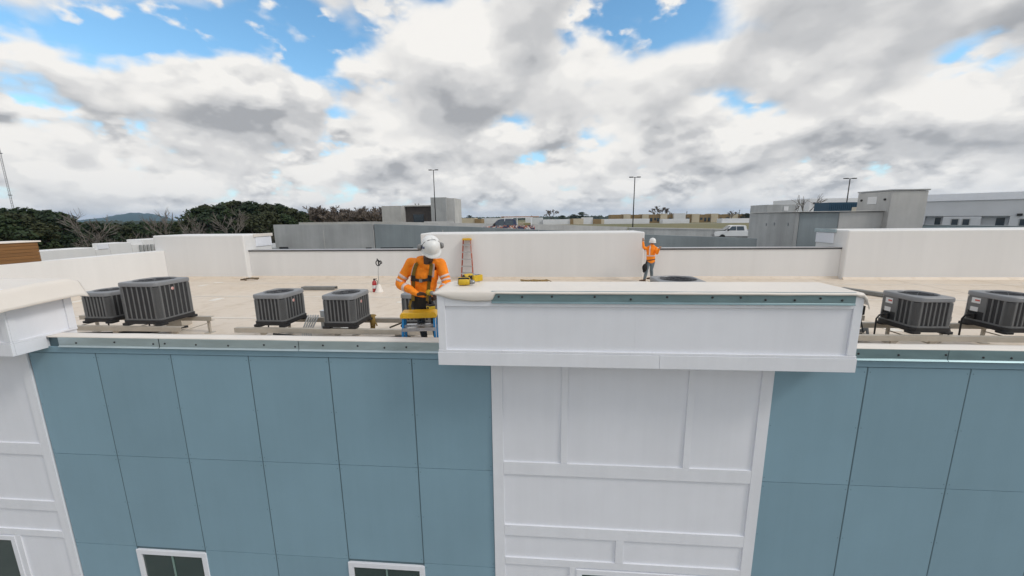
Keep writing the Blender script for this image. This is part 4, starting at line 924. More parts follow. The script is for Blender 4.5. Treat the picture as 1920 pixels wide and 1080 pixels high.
# ------------------------------------------------------------------ far buildings across the field
M_CREAM = mat('cream_stucco', (0.56, 0.49, 0.37), 0.85, var=0.08, vs=0.2); M_BROWN = mat('brown_stucco', (0.27, 0.185, 0.085), 0.85, var=0.12, vs=0.2)
M_FARWHITE = mat('far_white', (0.70, 0.71, 0.73), 0.7, var=0.05, vs=0.1)
def far_block(name, label, segs, Y, depth, group=None, wins=(), cat='building'):
    """segs: (u0,u1,vtop,material) in photo pixels on the plane y=Y; each stands on the ground"""
    mid = onY((segs[0][0]+segs[-1][1])/2, 415, Y); t = thing(name, label, cat, (mid.x, Y, gz(mid.x, Y)), 0, group)
    for i, (u0, u1, v, m, *off) in enumerate(segs):
        a, b = onY(u0, v, Y), onY(u1, v, Y); o = off[0] if off else 0.0
        MB().box(a.x-mid.x+0.01, b.x-mid.x-0.01, o, depth, 0, (a.z+b.z)/2-gz(mid.x, Y)).build('wall_block', m, t)
    for u0, u1, v0, v1 in wins:
        a, b = onY(u0, v0, Y-0.3), onY(u1, v1, Y-0.3); MB().box(a.x-mid.x, b.x-mid.x, -0.35, -0.05, b.z-gz(mid.x, Y), a.z-gz(mid.x, Y)).build('window', M_GLASS_FAR, t)
    return t
F1 = 430
far_block('white_hall', 'long low white hall across the field, left of the far lamp post', [(1018, 1069, 411.5, M_FARWHITE), (1069, 1075, 410.5, M_BROWN, -1.0), (1075, 1094, 410, M_CREAM, -0.5), (1094, 1112, 407.5, M_FARWHITE), (1112, 1127, 411, M_BROWN, -1.0), (1127, 1133, 411, M_CREAM)], F1, 25)
far_block('white_hall', 'long low white hall across the field, directly behind the far lamp post', [(1133, 1218, 410.5, M_FARWHITE)], F1, 20)
far_block('white_hall', 'low white hall in front of the tan row houses', [(1243, 1293, 410.5, M_FARWHITE)], F1, 12)
far_block('white_hall', 'low white hall at the right end of the tan row houses', [(1354, 1412, 409.5, M_FARWHITE)], F1-6, 12)
far_block('row_houses', 'brown and cream windowless row houses just behind the far lamp post', [(1145, 1169, 402.5, M_BROWN), (1169, 1182, 401.5, M_CREAM, -1.5), (1182, 1204, 402.5, M_BROWN), (1204, 1216, 401.5, M_CREAM, -1.5)], 470, 16)
far_block('row_houses', 'tan and cream row houses with windows, left half behind the far field', [(1216, 1238, 402, M_BROWN), (1238, 1251, 400.5, M_CREAM, -1.5), (1251, 1264, 402, M_BROWN)], 470, 16,
          wins=[(1219, 1223, 408.5, 415), (1227, 1230, 408.5, 413), (1232, 1236, 408.5, 415), (1242, 1248, 408.5, 412), (1254, 1259, 408.5, 411)])
far_block('white_hall', 'tall blank white block between the two tan row houses', [(1264, 1286, 400, M_FARWHITE)], 466, 14)
far_block('row_houses', 'tan and cream row houses with windows, right half behind the far field', [(1286, 1297, 402, M_BROWN), (1297, 1311, 401, M_CREAM, -1.5), (1311, 1333, 402, M_BROWN), (1333, 1346, 400.5, M_CREAM, -1.5), (1346, 1369, 402, M_BROWN), (1369, 1383, 401, M_CREAM, -1.5), (1383, 1398, 402, M_BROWN)], 470, 16,
          wins=[(1288, 1292, 408, 415), (1300, 1308, 408, 414), (1313, 1317, 408, 412), (1321, 1324, 408, 415), (1328, 1331, 408, 415), (1336, 1343, 408, 414), (1349, 1353, 408, 412), (1361, 1367, 407.5, 410), (1373, 1380, 407.5, 410), (1389, 1394, 407.5, 410)])
far_block('white_hall', 'pale far hall just right of the wrapped pickup', [(985, 1018, 408, M_FARWHITE)], F1+20, 20)
far_block('white_hall', 'cream hall with brown end just left of the wrapped pickup', [(862, 890, 409, M_CREAM), (890, 903, 410.5, M_BROWN, -1.0)], F1, 20)
far_block('white_hall', 'pale hall far behind the wrapped pickup\'s cab', [(903, 960, 408.8, M_FARWHITE)], F1+30, 20)
struct(MB().add([(-60, F1-8, 6.02), (330, F1-14, 6.02), (330, F1-7, 6.03), (-60, F1-2, 6.03)], [(0, 1, 2, 3)]).build('far_road', M_CONC3, solid=0.0))
for u, v in ((1288, 396), (1387, 393)):
    p = onY(u, v, 462); t = thing('utility_pole', 'thin dark pole above the %s tan row houses' % ('left end of the right' if u < 1300 else 'right end of the'), 'pole', (p.x, 462, 6)); MB().tube([(0, 0, 0), (0, 0, p.z-6)], 0.25, 6).build('post', M_POLE, t); MB().box(-1.0, 1.0, -0.1, 0.1, p.z-7.2, p.z-7.0).build('crossarm', M_POLE, t)
# radio mast at far left
mt = atD(-6, 240, 400.0); mb_ = atD(26, 395, 400.0)
t = thing('radio_mast', 'thin grey guyed radio mast above the trees at far left', 'mast', (mb_.x, mb_.y, gz(mb_.x, mb_.y))); hh = 75.0
M_MAST = mat('mast_grey', (0.22, 0.23, 0.25), 0.6)
for k in range(3):
    a = k*2*math.pi/3; MB().tube([(0.5*math.cos(a), 0.5*math.sin(a), 0), (0.5*math.cos(a), 0.5*math.sin(a), hh)], 0.09, 5).build('mast_leg', M_MAST, t)
lat = MB()
for i in range(50):
    for k in range(3):
        a = k*2*math.pi/3; b = a+2*math.pi/3; lat.tube([(0.5*math.cos(a), 0.5*math.sin(a), i*1.5), (0.5*math.cos(b), 0.5*math.sin(b), i*1.5+1.5)], 0.05, 4)
lat.build('lattice', M_MAST, t)
for z in (25, 50): MB().lathe([(0.9, z), (0.9, z+0.5)], 8).build('collar', M_MAST, t)
# ------------------------------------------------------------------ trees
M_LEAF = [mat('pine_foliage_%s' % k, c, 0.85, var=0.45, vs=0.45, col2=d) for k, c, d in (('deep', (0.042, 0.070, 0.020), (0.014, 0.027, 0.009)), ('olive', (0.054, 0.062, 0.022), (0.022, 0.029, 0.010)), ('dark', (0.032, 0.058, 0.022), (0.012, 0.024, 0.010)))]
M_BARK = mat('bark', (0.075, 0.055, 0.042), 0.9, var=0.3, vs=2); M_TWIG = mat('bare_twigs', (0.13, 0.105, 0.085), 0.9, var=0.3, vs=0.6)
def leaf_tree(name, seed, h, cw, base, m, clumps, leaves, size, flat=0.55):
    rng = random.Random(seed); t = thing(name, 'tree', 'tree', (0, 0, 0)); tr = MB()
    lean = Vector((rng.uniform(-.06, .06), rng.uniform(-.06, .06), 1))
    tip = lean*h*0.92; tr.tube([(0, 0, -0.3), lean*h*0.3, lean*h*0.65, tip], [h*0.019, h*0.015, h*0.010, h*0.003], 7)
    cs = []
    for i in range(clumps):
        f = rng.random()**0.8; z = h*(base+(0.97-base)*f); prof = math.sin(math.pi*min(1, 0.18+0.80*f))**0.7
        a = rng.uniform(0, 6.283); rr = cw*prof*rng.uniform(0.35, 1.0); c = lean*z+Vector((rr*math.cos(a), rr*math.sin(a), 0)); cs.append((c, cw*rng.uniform(0.20, 0.40)))
        if i % 2 == 0: st_ = lean*(z-rr*0.45); tr.tube([st_, (st_+c)/2+Vector((0, 0, rr*0.05)), c], [h*0.006, h*0.004, h*0.0015], 5)
    tr.build('trunk', M_BARK, t, smooth=True)
    lf = MB()
    for c, r in cs:
        for k in range(leaves):
            d = Vector((rng.gauss(0, 1), rng.gauss(0, 1), rng.gauss(0, 1))).normalized()*r*rng.random()**0.35; d.z *= flat
            p = c+d; s = size*rng.uniform(0.6, 1.4); nrm = (d.normalized()*0.6+Vector((rng.gauss(0, .6), rng.gauss(0, .6), rng.gauss(0, .5)+0.5))).normalized()
            u = nrm.orthogonal().normalized(); ang = rng.uniform(0, 6.28); v = nrm.cross(u); u, v = u*math.cos(ang)+v*math.sin(ang), v*math.cos(ang)-u*math.sin(ang)
            lf.add([p-u*s*0.5, p+v*s*0.32, p+u*s*0.5, p-v*s*0.32+nrm*s*0.1], [(0, 1, 2), (0, 2, 3)])
    struct(lf.build('crown', m, t), 'stuff'); return t
def bare_tree(name, seed, h, twig=M_TWIG, rmin=0.10):
    rng = random.Random(seed); t = thing(name, 'tree', 'tree', (0, 0, 0)); tr = MB(); tw = MB()
    def grow(p, d, L, r, lev):
        q = p+d*L*0.5+Vector((rng.gauss(0, L*.05), rng.gauss(0, L*.05), 0)); e = p+d*L
        (tr if lev < 2 else tw).tube([p, q, e], [r, r*0.8, r*0.6], 5 if lev < 2 else 3, False)
        if lev >= 5: return
        for k in range(3 if lev < 4 else 5):
            nd = (d+Vector((rng.gauss(0, .42), rng.gauss(0, .42), rng.gauss(0.12, .22)))).normalized(); grow(p+d*L*rng.uniform(0.55, 1.0), nd, L*rng.uniform(0.55, 0.78), max(rmin, r*0.55), lev+1)
    grow(Vector((0, 0, -0.3)), Vector((0, 0, 1)), h*0.34, h*0.017, 0)
    tr.build('trunk', M_BARK, t, smooth=True); struct(tw.build('twigs', twig, t), 'stuff'); return t
protos = [leaf_tree('pine_tree', 11, 20, 4.6, 0.42, M_LEAF[0], 46, 90, 0.62), leaf_tree('pine_tree', 12, 20, 5.4, 0.35, M_LEAF[1], 52, 90, 0.62), leaf_tree('pine_tree', 13, 20, 4.2, 0.5, M_LEAF[2], 40, 100, 0.60, 0.45)]
M_TWIG2 = mat('grey_twigs', (0.17, 0.15, 0.135), 0.9, var=0.3, vs=0.6)
bares = [bare_tree('bare_tree', 21, 15), bare_tree('bare_tree', 22, 15)]; thin = [bare_tree('bare_tree', 23, 15, M_TWIG2, 0.028), bare_tree('bare_tree', 24, 15, M_TWIG2, 0.028)]
index_kids()
rng = random.Random(99); used = set()
def put_tree(protolist, k, u, vtop, D, label, group, name, wide=1.0):
    p = atD(u, vtop, D); g = gz(p.x, p.y); src = protolist[k % len(protolist)]
    if src.name not in used: used.add(src.name); o = src; o.location = (p.x, p.y, g)
    else: o = clone(src, name, (p.x, p.y, g))
    H0 = 20.0 if protolist is protos else 15.0
    s = (p.z-g)/H0/(0.97 if protolist is protos else 0.72); o.scale = (s*wide, s*wide, s); o.rotation_euler = (0, 0, rng.uniform(0, 6.28)); o['label'] = label; o['category'] = 'tree'; o['group'] = group
G1, G2, G3 = 'evergreens at the left edge', 'evergreens of the low tree line', 'tall evergreens left of the parking deck'
for i, (u, v, D) in enumerate([(-40, 396, 118), (-12, 398, 108), (18, 396, 104), (52, 394, 112), (72, 397, 122), (98, 399, 106), (113, 402, 120), (34, 403, 92), (78, 408, 96), (5, 410, 90)]):
    put_tree(protos, i, u, v, D, 'dark evergreen in the clump at the left edge, under the radio mast', G1, 'pine_tree', 1.15)
for i, u in enumerate(range(128, 372, 15)):
    put_tree(protos, i+1, u+rng.uniform(-5, 5), 420+rng.uniform(-2, 4)-(6 if u > 325 else 0), rng.uniform(118, 150), 'dark evergreen in the low tree line below the blue mountain', G2, 'pine_tree', 1.25)
for i, u in enumerate((146, 172, 198, 336, 356)):
    put_tree(thin, i, u+rng.uniform(-6, 6), 437+rng.uniform(-3, 4), rng.uniform(92, 104), 'bare grey tree in front of the low tree line on the left', 'bare trees of the low tree line', 'bare_tree')
for i, (u, v, D) in enumerate([(368, 392, 124), (388, 386, 128), (408, 388, 118), (428, 383, 130), (449, 379, 126), (462, 381, 118), (480, 384, 132), (497, 384, 124), (516, 385, 130), (533, 389, 126), (548, 393, 122), (560, 399, 128), (440, 395, 105), (500, 398, 108), (380, 402, 106), (535, 404, 112), (470, 402, 100), (410, 404, 100)]):
    put_tree(protos, i, u, v, D, 'tall dark evergreen in the clump left of the parking deck', G3, 'pine_tree', 1.2)
for i, (u, v, D) in enumerate([(395, 430, 88), (428, 431, 86), (520, 424, 100), (345, 434, 90)]):
    put_tree(thin, i, u, v, D, 'bare brown tree in front of the tall evergreens', 'bare trees before the evergreens', 'bare_tree')
for i, u in enumerate(range(566, 722, 6)):
    put_tree(bares, i, u+rng.uniform(-3, 3), 398+rng.uniform(-4, 5), rng.uniform(150, 185), 'bare winter tree in the thicket left of the concrete stair tower', 'bare trees by the stair tower', 'bare_tree', 1.3)
for i, (u, v, D, lab) in enumerate([(1034, 394, 460, 'bare tree standing alone above the far white halls'), (1232, 390, 500, 'bare tree behind the left brown row houses'), (1246, 391, 505, 'bare tree behind the cream end of the left row houses'), (1372, 398, 500, 'bare tree behind the right end of the row houses'), (1508, 372, 90, 'pale bare tree between the grey penthouse and the white building')]):
    put_tree(thin if D < 120 else bares, i, u, v, D, lab, 'lone bare trees', 'bare_tree', 1.5 if D > 120 else 1.0)
for i, (u, v, D, lab) in enumerate([(1090, 398, 520, 'round green tree above the far white halls'), (1076, 402, 530, 'smaller green tree beside the round one above the white halls'), (880, 404, 520, 'small dark green tree just left of the wrapped pickup'), (1055, 404, 540, 'low green tree left of the round one above the white halls'), (1400, 400, 520, 'olive tree at the right end of the row houses')]):
    put_tree(protos, i, u, v, D, lab, 'lone green trees', 'pine_tree', 2.2)
# ------------------------------------------------------------------ cordless drills
M_DYEL = mat('tool_yellow', (0.62, 0.40, 0.015), 0.45, var=0.1, vs=20); M_DGREY = mat('tool_grey', (0.30, 0.30, 0.30), 0.35, metal=0.6)
def drill(name, label, mtx):
    """barrel along +x, grip down -z, origin at the grip"""
    t = thing(name, label, 'drill'); t.matrix_world = mtx
    MB().tube([(-0.075, 0, 0.055), (-0.06, 0, 0.055), (0.02, 0, 0.055), (0.055, 0, 0.055)], [0.028, 0.036, 0.036, 0.031], 14).build('motor_housing', M_DYEL, t, smooth=True)
    MB().tube([(-0.08, 0, 0.055), (-0.074, 0, 0.055)], [0.022, 0.029], 14).build('end_cap', M_BLACK, t)
    MB().tube([(0.055, 0, 0.055), (0.085, 0, 0.055), (0.105, 0, 0.055), (0.118, 0, 0.055)], [0.026, 0.027, 0.022, 0.012], 14).build('chuck', M_DGREY, t, smooth=True)
    MB().tube([(0.117, 0, 0.055), (0.175, 0, 0.055)], 0.004, 6).build('bit', M_STEEL, t)
    MB().tube([(-0.012, 0, 0.03), (-0.02, 0, -0.03), (-0.028, 0, -0.085)], [(0.019, 0.023), (0.017, 0.020), (0.020, 0.026)], 12, ref=Vector((0, 1, 0))).build('grip', M_BLACK, t, smooth=True)
    MB().box(0.006, 0.022, -0.008, 0.008, 0.0, 0.028).build('trigger', M_BLACK, t, bevel=0.003)
    MB().box(-0.085, 0.045, -0.036, 0.036, -0.112, -0.086).build('battery_shoe', M_BLACK, t, bevel=0.006)
    o = MB().box(-0.088, 0.05, -0.038, 0.038, -0.150, -0.1125).build('battery', M_DYEL, t, bevel=0.008)
    MB().box(-0.05, 0.02, -0.040, 0.040, -0.142, -0.122).build('battery_panel', M_BLACK, o)
    return t
BT = H+1.058                               # top of the centre bulkhead's membrane
p = onZ(872, 535, BT)
drill('cordless_drill', 'yellow cordless drill on the bulkhead, nearer the camera and the edge', Matrix.Translation((p.x-0.01, p.y+0.06, BT+0.040)) @ Matrix.Rotation(0.15, 4, 'Z') @ Matrix.Rotation(math.radians(88), 4, 'X') @ Matrix.Scale(1.15, 4))
p = onZ(882, 529, BT)
drill('cordless_drill', 'yellow cordless drill on the bulkhead, farther from the edge', Matrix.Translation((p.x-0.02, p.y+0.20, BT+0.044)) @ Matrix.Rotation(0.9, 4, 'Z') @ Matrix.Rotation(math.radians(-90), 4, 'X') @ Matrix.Scale(1.2, 4))
# ------------------------------------------------------------------ people
M_ORANGE = mat('hi_vis_orange', (1.0, 0.265, 0.008), 0.75, var=0.07, vs=9, bump=0.25, bs=16)
M_TAPE = mat('reflective_tape', (0.70, 0.57, 0.54), 0.4, var=0.06, vs=12)
M_SKIN = mat('brown_skin', (0.075, 0.042, 0.030), 0.5, var=0.12, vs=25); M_SKIN2 = mat('light_brown_skin', (0.30, 0.16, 0.10), 0.5)
M_BLACKCLOTH = mat('black_cloth', (0.012, 0.012, 0.014), 0.85, bump=0.2, bs=40); M_JEANS = mat('dark_jeans', (0.028, 0.038, 0.05), 0.85, var=0.25, vs=8, bump=0.2, bs=30)
M_JEANS2 = mat('grey_blue_jeans', (0.13, 0.165, 0.19), 0.85, var=0.2, vs=6)
M_STRAP = mat('olive_webbing', (0.19, 0.12, 0.012), 0.7, var=0.12, vs=40); M_HELM = mat('white_helmet', (0.78, 0.78, 0.77), 0.35, var=0.05, vs=14)
M_BOOT = mat('brown_boot', (0.11, 0.06, 0.03), 0.7, var=0.2, vs=15); M_MUFF = mat('grey_muff', (0.22, 0.22, 0.22), 0.5); M_EYE = mat('eye_white', (0.7, 0.68, 0.64), 0.3); M_NAVYM = mat('navy_print', (0.02, 0.04, 0.13), 0.5)
def cat(pts, k=5):
    """Catmull-Rom through (point, radii) pairs"""
    P = [Vector(p) for p, _ in pts]; Rr = [(r if isinstance(r, tuple) else (r, r)) for _, r in pts]; out = []; rad = []; n = len(P)
    for i in range(n-1):
        p0, p1, p2, p3 = P[max(0, i-1)], P[i], P[i+1], P[min(n-1, i+2)]
        for j in range(k):
            t = j/k; out.append(0.5*((2*p1)+(p2-p0)*t+(2*p0-5*p1+4*p2-p3)*t*t+(3*p1-p0-3*p2+p3)*t**3))
            rad.append(tuple(Rr[i][c]+(Rr[i+1][c]-Rr[i][c])*(t*t*(3-2*t)) for c in (0, 1)))
    out.append(P[-1]); rad.append(Rr[-1]); return out, rad
def limb(mb, pts, ref=None, n=14, rng_=None, grow=0.0):
    p, r = cat(pts)
    if rng_: a, b = int(rng_[0]*(len(p)-1)), int(rng_[1]*(len(p)-1))+1; p, r = p[a:b+1], r[a:b+1]
    mb.tube(p, [(x+grow, y+grow) for x, y in r], n, True, ref); 
    if not rng_:
        for q, rr in ((p[0], r[0]), (p[-1], r[-1])): m_ = min(rr); mb.ell(q, (m_, m_, m_), 10, 6)
def skinned(mb, name, m, parent, voxel, smooth=4):
    o = mb.build(name, m, parent, smooth=True)
    r = o.modifiers.new('r', 'REMESH'); r.mode = 'VOXEL'; r.voxel_size = voxel; r.use_smooth_shade = True
    s = o.modifiers.new('s', 'SMOOTH'); s.factor = 0.5; s.iterations = smooth
    return o
def hand(mb, wrist, d, pn, ts, curl=0.9, s=1.0):
    """d: pointing direction, pn: palm normal, ts: side on which the thumb leaves the palm"""
    d, pn = d.normalized(), pn.normalized(); ts = ts.normalized()
    limb(mb, [(wrist, (0.026*s, 0.020*s)), (wrist+d*0.03*s, (0.034*s, 0.019*s)), (wrist+d*0.085*s, (0.041*s, 0.016*s))], ts, 10)
    for k, (off, L) in enumerate(((0.030, 0.072), (0.010, 0.082), (-0.010, 0.076), (-0.029, 0.060))):
        p = wrist+d*0.085*s+ts*off*s; dd = d.copy(); pts = [(p, 0.0095*s)]
        for j, f in enumerate((0.45, 0.32, 0.23)):
            dd = (dd*math.cos(curl*0.75)+pn*math.sin(curl*0.75)).normalized() if True else dd
            # keep turning in the plane of d and pn
            ax = ts; q = Matrix.Rotation(0, 3, ax); p = p+dd*L*f*s; pts.append((p, (0.0092-0.0008*j)*s))
            pn = (pn*math.cos(curl*0.75)-d*0*math.sin(curl*0.75)).normalized()
        limb(mb, pts, ts, 8)
    p = wrist+d*0.028*s+ts*0.028*s; d1 = (d*0.6+ts*0.7+pn*0.35).normalized(); d2 = (d*0.85+ts*0.25+pn*0.5).normalized()
    limb(mb, [(p, 0.014*s), (p+d1*0.035*s, 0.0115*s), (p+d1*0.035*s+d2*0.032*s, 0.0098*s), (p+d1*0.035*s+d2*0.055*s, 0.0085*s)], pn, 8)
def helmet(parent, c, fwd, up, ridge=True, scale=1.0):
    up = up.normalized(); fwd = (fwd-up*fwd.dot(up)).normalized(); side = fwd.cross(up)
    M3 = Matrix((side, fwd, up)).transposed(); 
    Mx = M3.to_4x4(); Mx.translation = c
    hm = bpy.data.objects.new('hard_hat', None)
    vs = []; fs = []; n = 28; prof = [(1.10, -0.030), (1.10, -0.022), (1.015, -0.012), (1.0, 0.0), (0.985, 0.035), (0.93, 0.072), (0.80, 0.108), (0.58, 0.134), (0.30, 0.147), (0.001, 0.151)]
    def rad(a, f):
        rx, ry = 0.128, 0.152; x, y = math.cos(a)*rx*f, math.sin(a)*ry*f
        if f > 1.05 and y > 0.05: y += 0.028*(y/0.16)
        return x, y
    for f, z in prof:
        for j in range(n):
            a = 2*math.pi*j/n; x, y = rad(a, f); vs.append((x, y, z))
    fs = [(i*n+j, i*n+(j+1) % n, (i+1)*n+(j+1) % n, (i+1)*n+j) for i in range(len(prof)-1) for j in range(n)]
    o = MB().add(vs, fs).build('hard_hat', M_HELM, parent, smooth=True, solid=0.004); o.matrix_local = Mx @ Matrix.Scale(scale, 4)
    if ridge: MB().tube([(0, 0.135*math.cos(a), 0.02+0.137*math.sin(a)) for a in [0.15+k*0.26 for k in range(11)]], [(0.008, 0.020)]*11, 8, ref=Vector((0, 0, 1))).build('ridge', M_HELM, o, smooth=True)
    return o
# --- the near worker, on the ladder, bent over a drill
wy = 1.02
feet = Vector((onY(797, 560, wy).x, wy+0.10, H-0.14))
per = thing('person', 'worker in orange hi-vis shirt, harness and white helmet on the blue ladder, holding a drill', 'person', feet)
def L(u, v, Y): return onY(u, v, Y)-feet
pelvis = L(792, 566, wy+0.06); waist = L(793, 548, wy+0.05); chest = L(796, 514, wy+0.0); top = L(798, 492, wy-0.05); neckb = L(801, 489, wy-0.10)
hc = L(808, 459, 0.84); hup = Vector((0.26, -0.60, 0.76)).normalized(); hf = Vector((0.42, -0.80, -0.45)).normalized()
hf = (hf-hup*hf.dot(hup)).normalized(); hs = hf.cross(hup)
hcen = hc-hup*0.075+hf*0.012
RS, RE, RWr = L(770, 493, wy+0.01), L(750, 532, 0.93), L(784, 552, 0.70)
LS, LE, LWr = L(826, 494, wy+0.01), L(837, 530, 0.96), L(822, 556, 0.70)
rh_d = (L(800, 549, 0.62)-RWr); lh_d = (L(806, 563, 0.66)-LWr)
hipL, hipR = pelvis+Vector((0.09, 0.02, -0.04)), pelvis+Vector((-0.09, 0.02, -0.04))
kL, kR = Vector((0.13, -0.06, 0.47)), Vector((-0.10, -0.07, 0.47)); fL, fR = Vector((0.12, 0.06, 0.09)), Vector((-0.10, 0.06, 0.09))
def arm_pts(S, E, Wr, k): return [(S, (0.060*k, 0.060*k)), (S.lerp(E, .5), (0.056*k, 0.055*k)), (E, (0.049*k, 0.049*k)), (E.lerp(Wr, .5), (0.044*k, 0.043*k)), (Wr, (0.033*k, 0.031*k))]
def torso_pts(k): return [(pelvis+Vector((0, 0, -0.05)), (0.165*k, 0.115*k)), (waist, (0.158*k, 0.112*k)), (waist.lerp(chest, .6), (0.172*k, 0.120*k)), (chest, (0.185*k, 0.125*k)), (top+Vector((0, 0, -0.03)), (0.150*k, 0.095*k)), (neckb, (0.062*k, 0.060*k))]
XA = Vector((1, 0, 0)); TK, AK = 1.27, 1.50
b = MB()
limb(b, torso_pts(0.86), XA); limb(b, [(neckb+Vector((0, 0, -0.03)), 0.082), (neckb.lerp(hcen, .5), 0.078), (hcen-hup*0.03, 0.070)])
H3 = Matrix((hs, hf, hup)).transposed()
b.ell(hcen, (0.074, 0.094, 0.108), 20, 14, H3); b.ell(hcen+hf*0.035-hup*0.068, (0.054, 0.056, 0.055), 16, 10, H3); b.ell(hcen+hf*0.092-hup*0.028, (0.014, 0.020, 0.026), 10, 8, H3)
b.ell(hcen+hf*0.082-hup*0.072, (0.026, 0.014, 0.010), 10, 6, H3)
for sx in (-1, 1): b.ell(hcen+hs*0.076*sx-hf*0.005-hup*0.02, (0.010, 0.022, 0.032), 8, 8, H3)
limb(b, arm_pts(RS, RE, RWr, 0.82)); limb(b, arm_pts(LS, LE, LWr, 0.82))
hand(b, RWr, rh_d, Vector((0.2, 0.5, -0.8)), Vector((0.1, -0.6, 0.7)), 0.55); hand(b, LWr, lh_d, Vector((-0.5, 0.6, 0.3)), Vector((-0.3, -0.5, 0.8)), 0.75)
for h_, k_, f_ in ((hipL, kL, fL), (hipR, kR, fR)): limb(b, [(h_, 0.085), (h_.lerp(k_, .5), 0.072), (k_, 0.055), (k_.lerp(f_, .4), 0.052), (f_, 0.038)])
skinned(b, 'body', M_SKIN, per, 0.0065, 3)
for sx in (-1, 1): MB().ell(hcen+hf*0.084+hs*0.030*sx-hup*0.002, (0.012, 0.008, 0.008), 10, 8, H3).build('eye', M_EYE, per, smooth=True)
bd = MB(); bd.ell(hcen+hf*0.038-hup*0.078, (0.058, 0.060, 0.052), 16, 10, H3); bd.build('beard', M_BLACKCLOTH, per, smooth=True)
s = MB(); limb(s, [(L(793, 552, wy+0.05), (0.185, 0.135))]+torso_pts(TK)[2:5]+[(neckb+Vector((0, 0, -0.075)), (0.10, 0.085))], XA, 20); limb(s, arm_pts(RS, RE, RWr, AK)[:4]+[(RE.lerp(RWr, 0.93), (0.046, 0.044))]); limb(s, arm_pts(LS, LE, LWr, AK)[:4]+[(LE.lerp(LWr, 0.93), (0.046, 0.044))])
for S, sx in ((RS, -1), (LS, 1)): limb(s, [(neckb+Vector((0.078*sx, 0.03, -0.04)), (0.045, 0.06)), (neckb.lerp(S, .55)+Vector((0, 0, -0.005)), (0.07, 0.075)), (S, (0.088, 0.085))])
shirt = skinned(s, 'shirt', M_ORANGE, per, 0.009, 5)
tx = bpy.data.textures.new('folds', 'CLOUDS'); tx.noise_scale = 0.085; tx.noise_depth = 2
dm = shirt.modifiers.new('d', 'DISPLACE'); dm.texture = tx; dm.strength = 0.022; dm.mid_level = 0.55
pt = MB(); limb(pt, [(waist+Vector((0, 0, 0.0)), (0.150, 0.108)), (pelvis, (0.165, 0.118)), (pelvis+Vector((0, 0, -0.10)), (0.160, 0.115))], XA)
for h_, k_, f_ in ((hipL, kL, fL), (hipR, kR, fR)): limb(pt, [(h_, 0.098), (h_.lerp(k_, .5), 0.086), (k_, 0.068), (k_.lerp(f_, .4), 0.066), (f_+Vector((0, 0, 0.02)), 0.058)])
skinned(pt, 'trousers', M_JEANS, per, 0.012)
ap = MB(); limb(ap, [(waist+Vector((0, -0.01, 0.02)), (0.163, 0.122)), (pelvis, (0.178, 0.131)), (pelvis+Vector((0, 0, -0.09)), (0.176, 0.128))], XA); skinned(ap, 'waist_apron', M_BLACKCLOTH, per, 0.012)
for f_ in (fL, fR):
    bt = MB(); limb(bt, [(f_+Vector((0, 0.0, 0.06)), 0.055), (f_+Vector((0, 0.0, -0.03)), 0.052), (f_+Vector((0, -0.08, -0.045)), (0.046, 0.042)), (f_+Vector((0, -0.17, -0.055)), (0.044, 0.032))], XA); skinned(bt, 'boot', M_BOOT, per, 0.010)
def band(S, E, Wr, f0, f1, k=1.48):
    m_ = MB(); limb(m_, arm_pts(S, E, Wr, k), None, 18, (f0, f1), 0.005); m_.build('reflective_band', M_TAPE, per, smooth=True)
band(RS, RE, RWr, 0.30, 0.34); band(RS, RE, RWr, 0.40, 0.44); band(RS, RE, RWr, 0.66, 0.69); band(LS, LE, LWr, 0.30, 0.34); band(LS, LE, LWr, 0.40, 0.44); band(LS, LE, LWr, 0.65, 0.69)
tp_, tr_ = cat(torso_pts(TK), 8)
def tsurf(f, a, lift):                      # point on the front of the torso: f 0 hem .. 1 neck, a lateral offset in metres
    i = f*(len(tp_)-1); k = min(int(i), len(tp_)-2); c = tp_[k].lerp(tp_[k+1], i-k); rx = tr_[k][0]; ry = tr_[k][1]
    q = max(-0.97, min(0.97, a/rx)); return c+Vector((a, -(ry*math.sqrt(1-q*q)+lift), 0))
def ribbon(name, pts, wd, m, lift=0.024, horiz=False):
    mb = MB(); P = [tsurf(f, a, lift) for f, a in pts]; fine = cat([(p, 0.01) for p in P], 5)[0]
    vs = []
    for i, p in enumerate(fine):
        t = (fine[min(i+1, len(fine)-1)]-fine[max(0, i-1)]).normalized(); sd = t.cross(Vector((0, -1, 0))).normalized()*wd/2
        vs += [p-sd, p+sd, p+sd+Vector((0, 0.008, 0)), p-sd+Vector((0, 0.008, 0))]
    n = len(fine); mb.add(vs, [(4*i+j, 4*i+(j+1) % 4, 4*i+4+(j+1) % 4, 4*i+4+j) for i in range(n-1) for j in range(4)]+[(0, 1, 2, 3), (4*n-4, 4*n-3, 4*n-2, 4*n-1)])
    return mb.build(name, m, per)
for sx in (-1, 1):
    ribbon('harness_strap', [(0.86, 0.10*sx), (0.78, 0.125*sx), (0.62, 0.135*sx), (0.45, 0.130*sx), (0.25, 0.125*sx), (0.10, 0.12*sx)], 0.052, M_STRAP)
    ribbon('harness_buckle', [(0.60, 0.135*sx), (0.52, 0.134*sx), (0.44, 0.132*sx)], 0.066, M_BLACK, 0.032)
    ribbon('reflective_band', [(0.84, 0.145*sx), (0.70, 0.165*sx), (0.55, 0.172*sx)], 0.034, M_TAPE, 0.014)
    q = MB(); c0 = pelvis+Vector((0.15*sx, -0.02, 0.02)); q.tube([c0+Vector((0, -0.10, 0.03)), c0+Vector((0.02*sx, -0.13, -0.06)), c0+Vector((0.0, -0.12, -0.16)), c0+Vector((-0.02*sx, -0.10, -0.20))], [(0.022, 0.006)]*4, 6, ref=Vector((1, 0, 0))).build('leg_strap', M_STRAP, per)
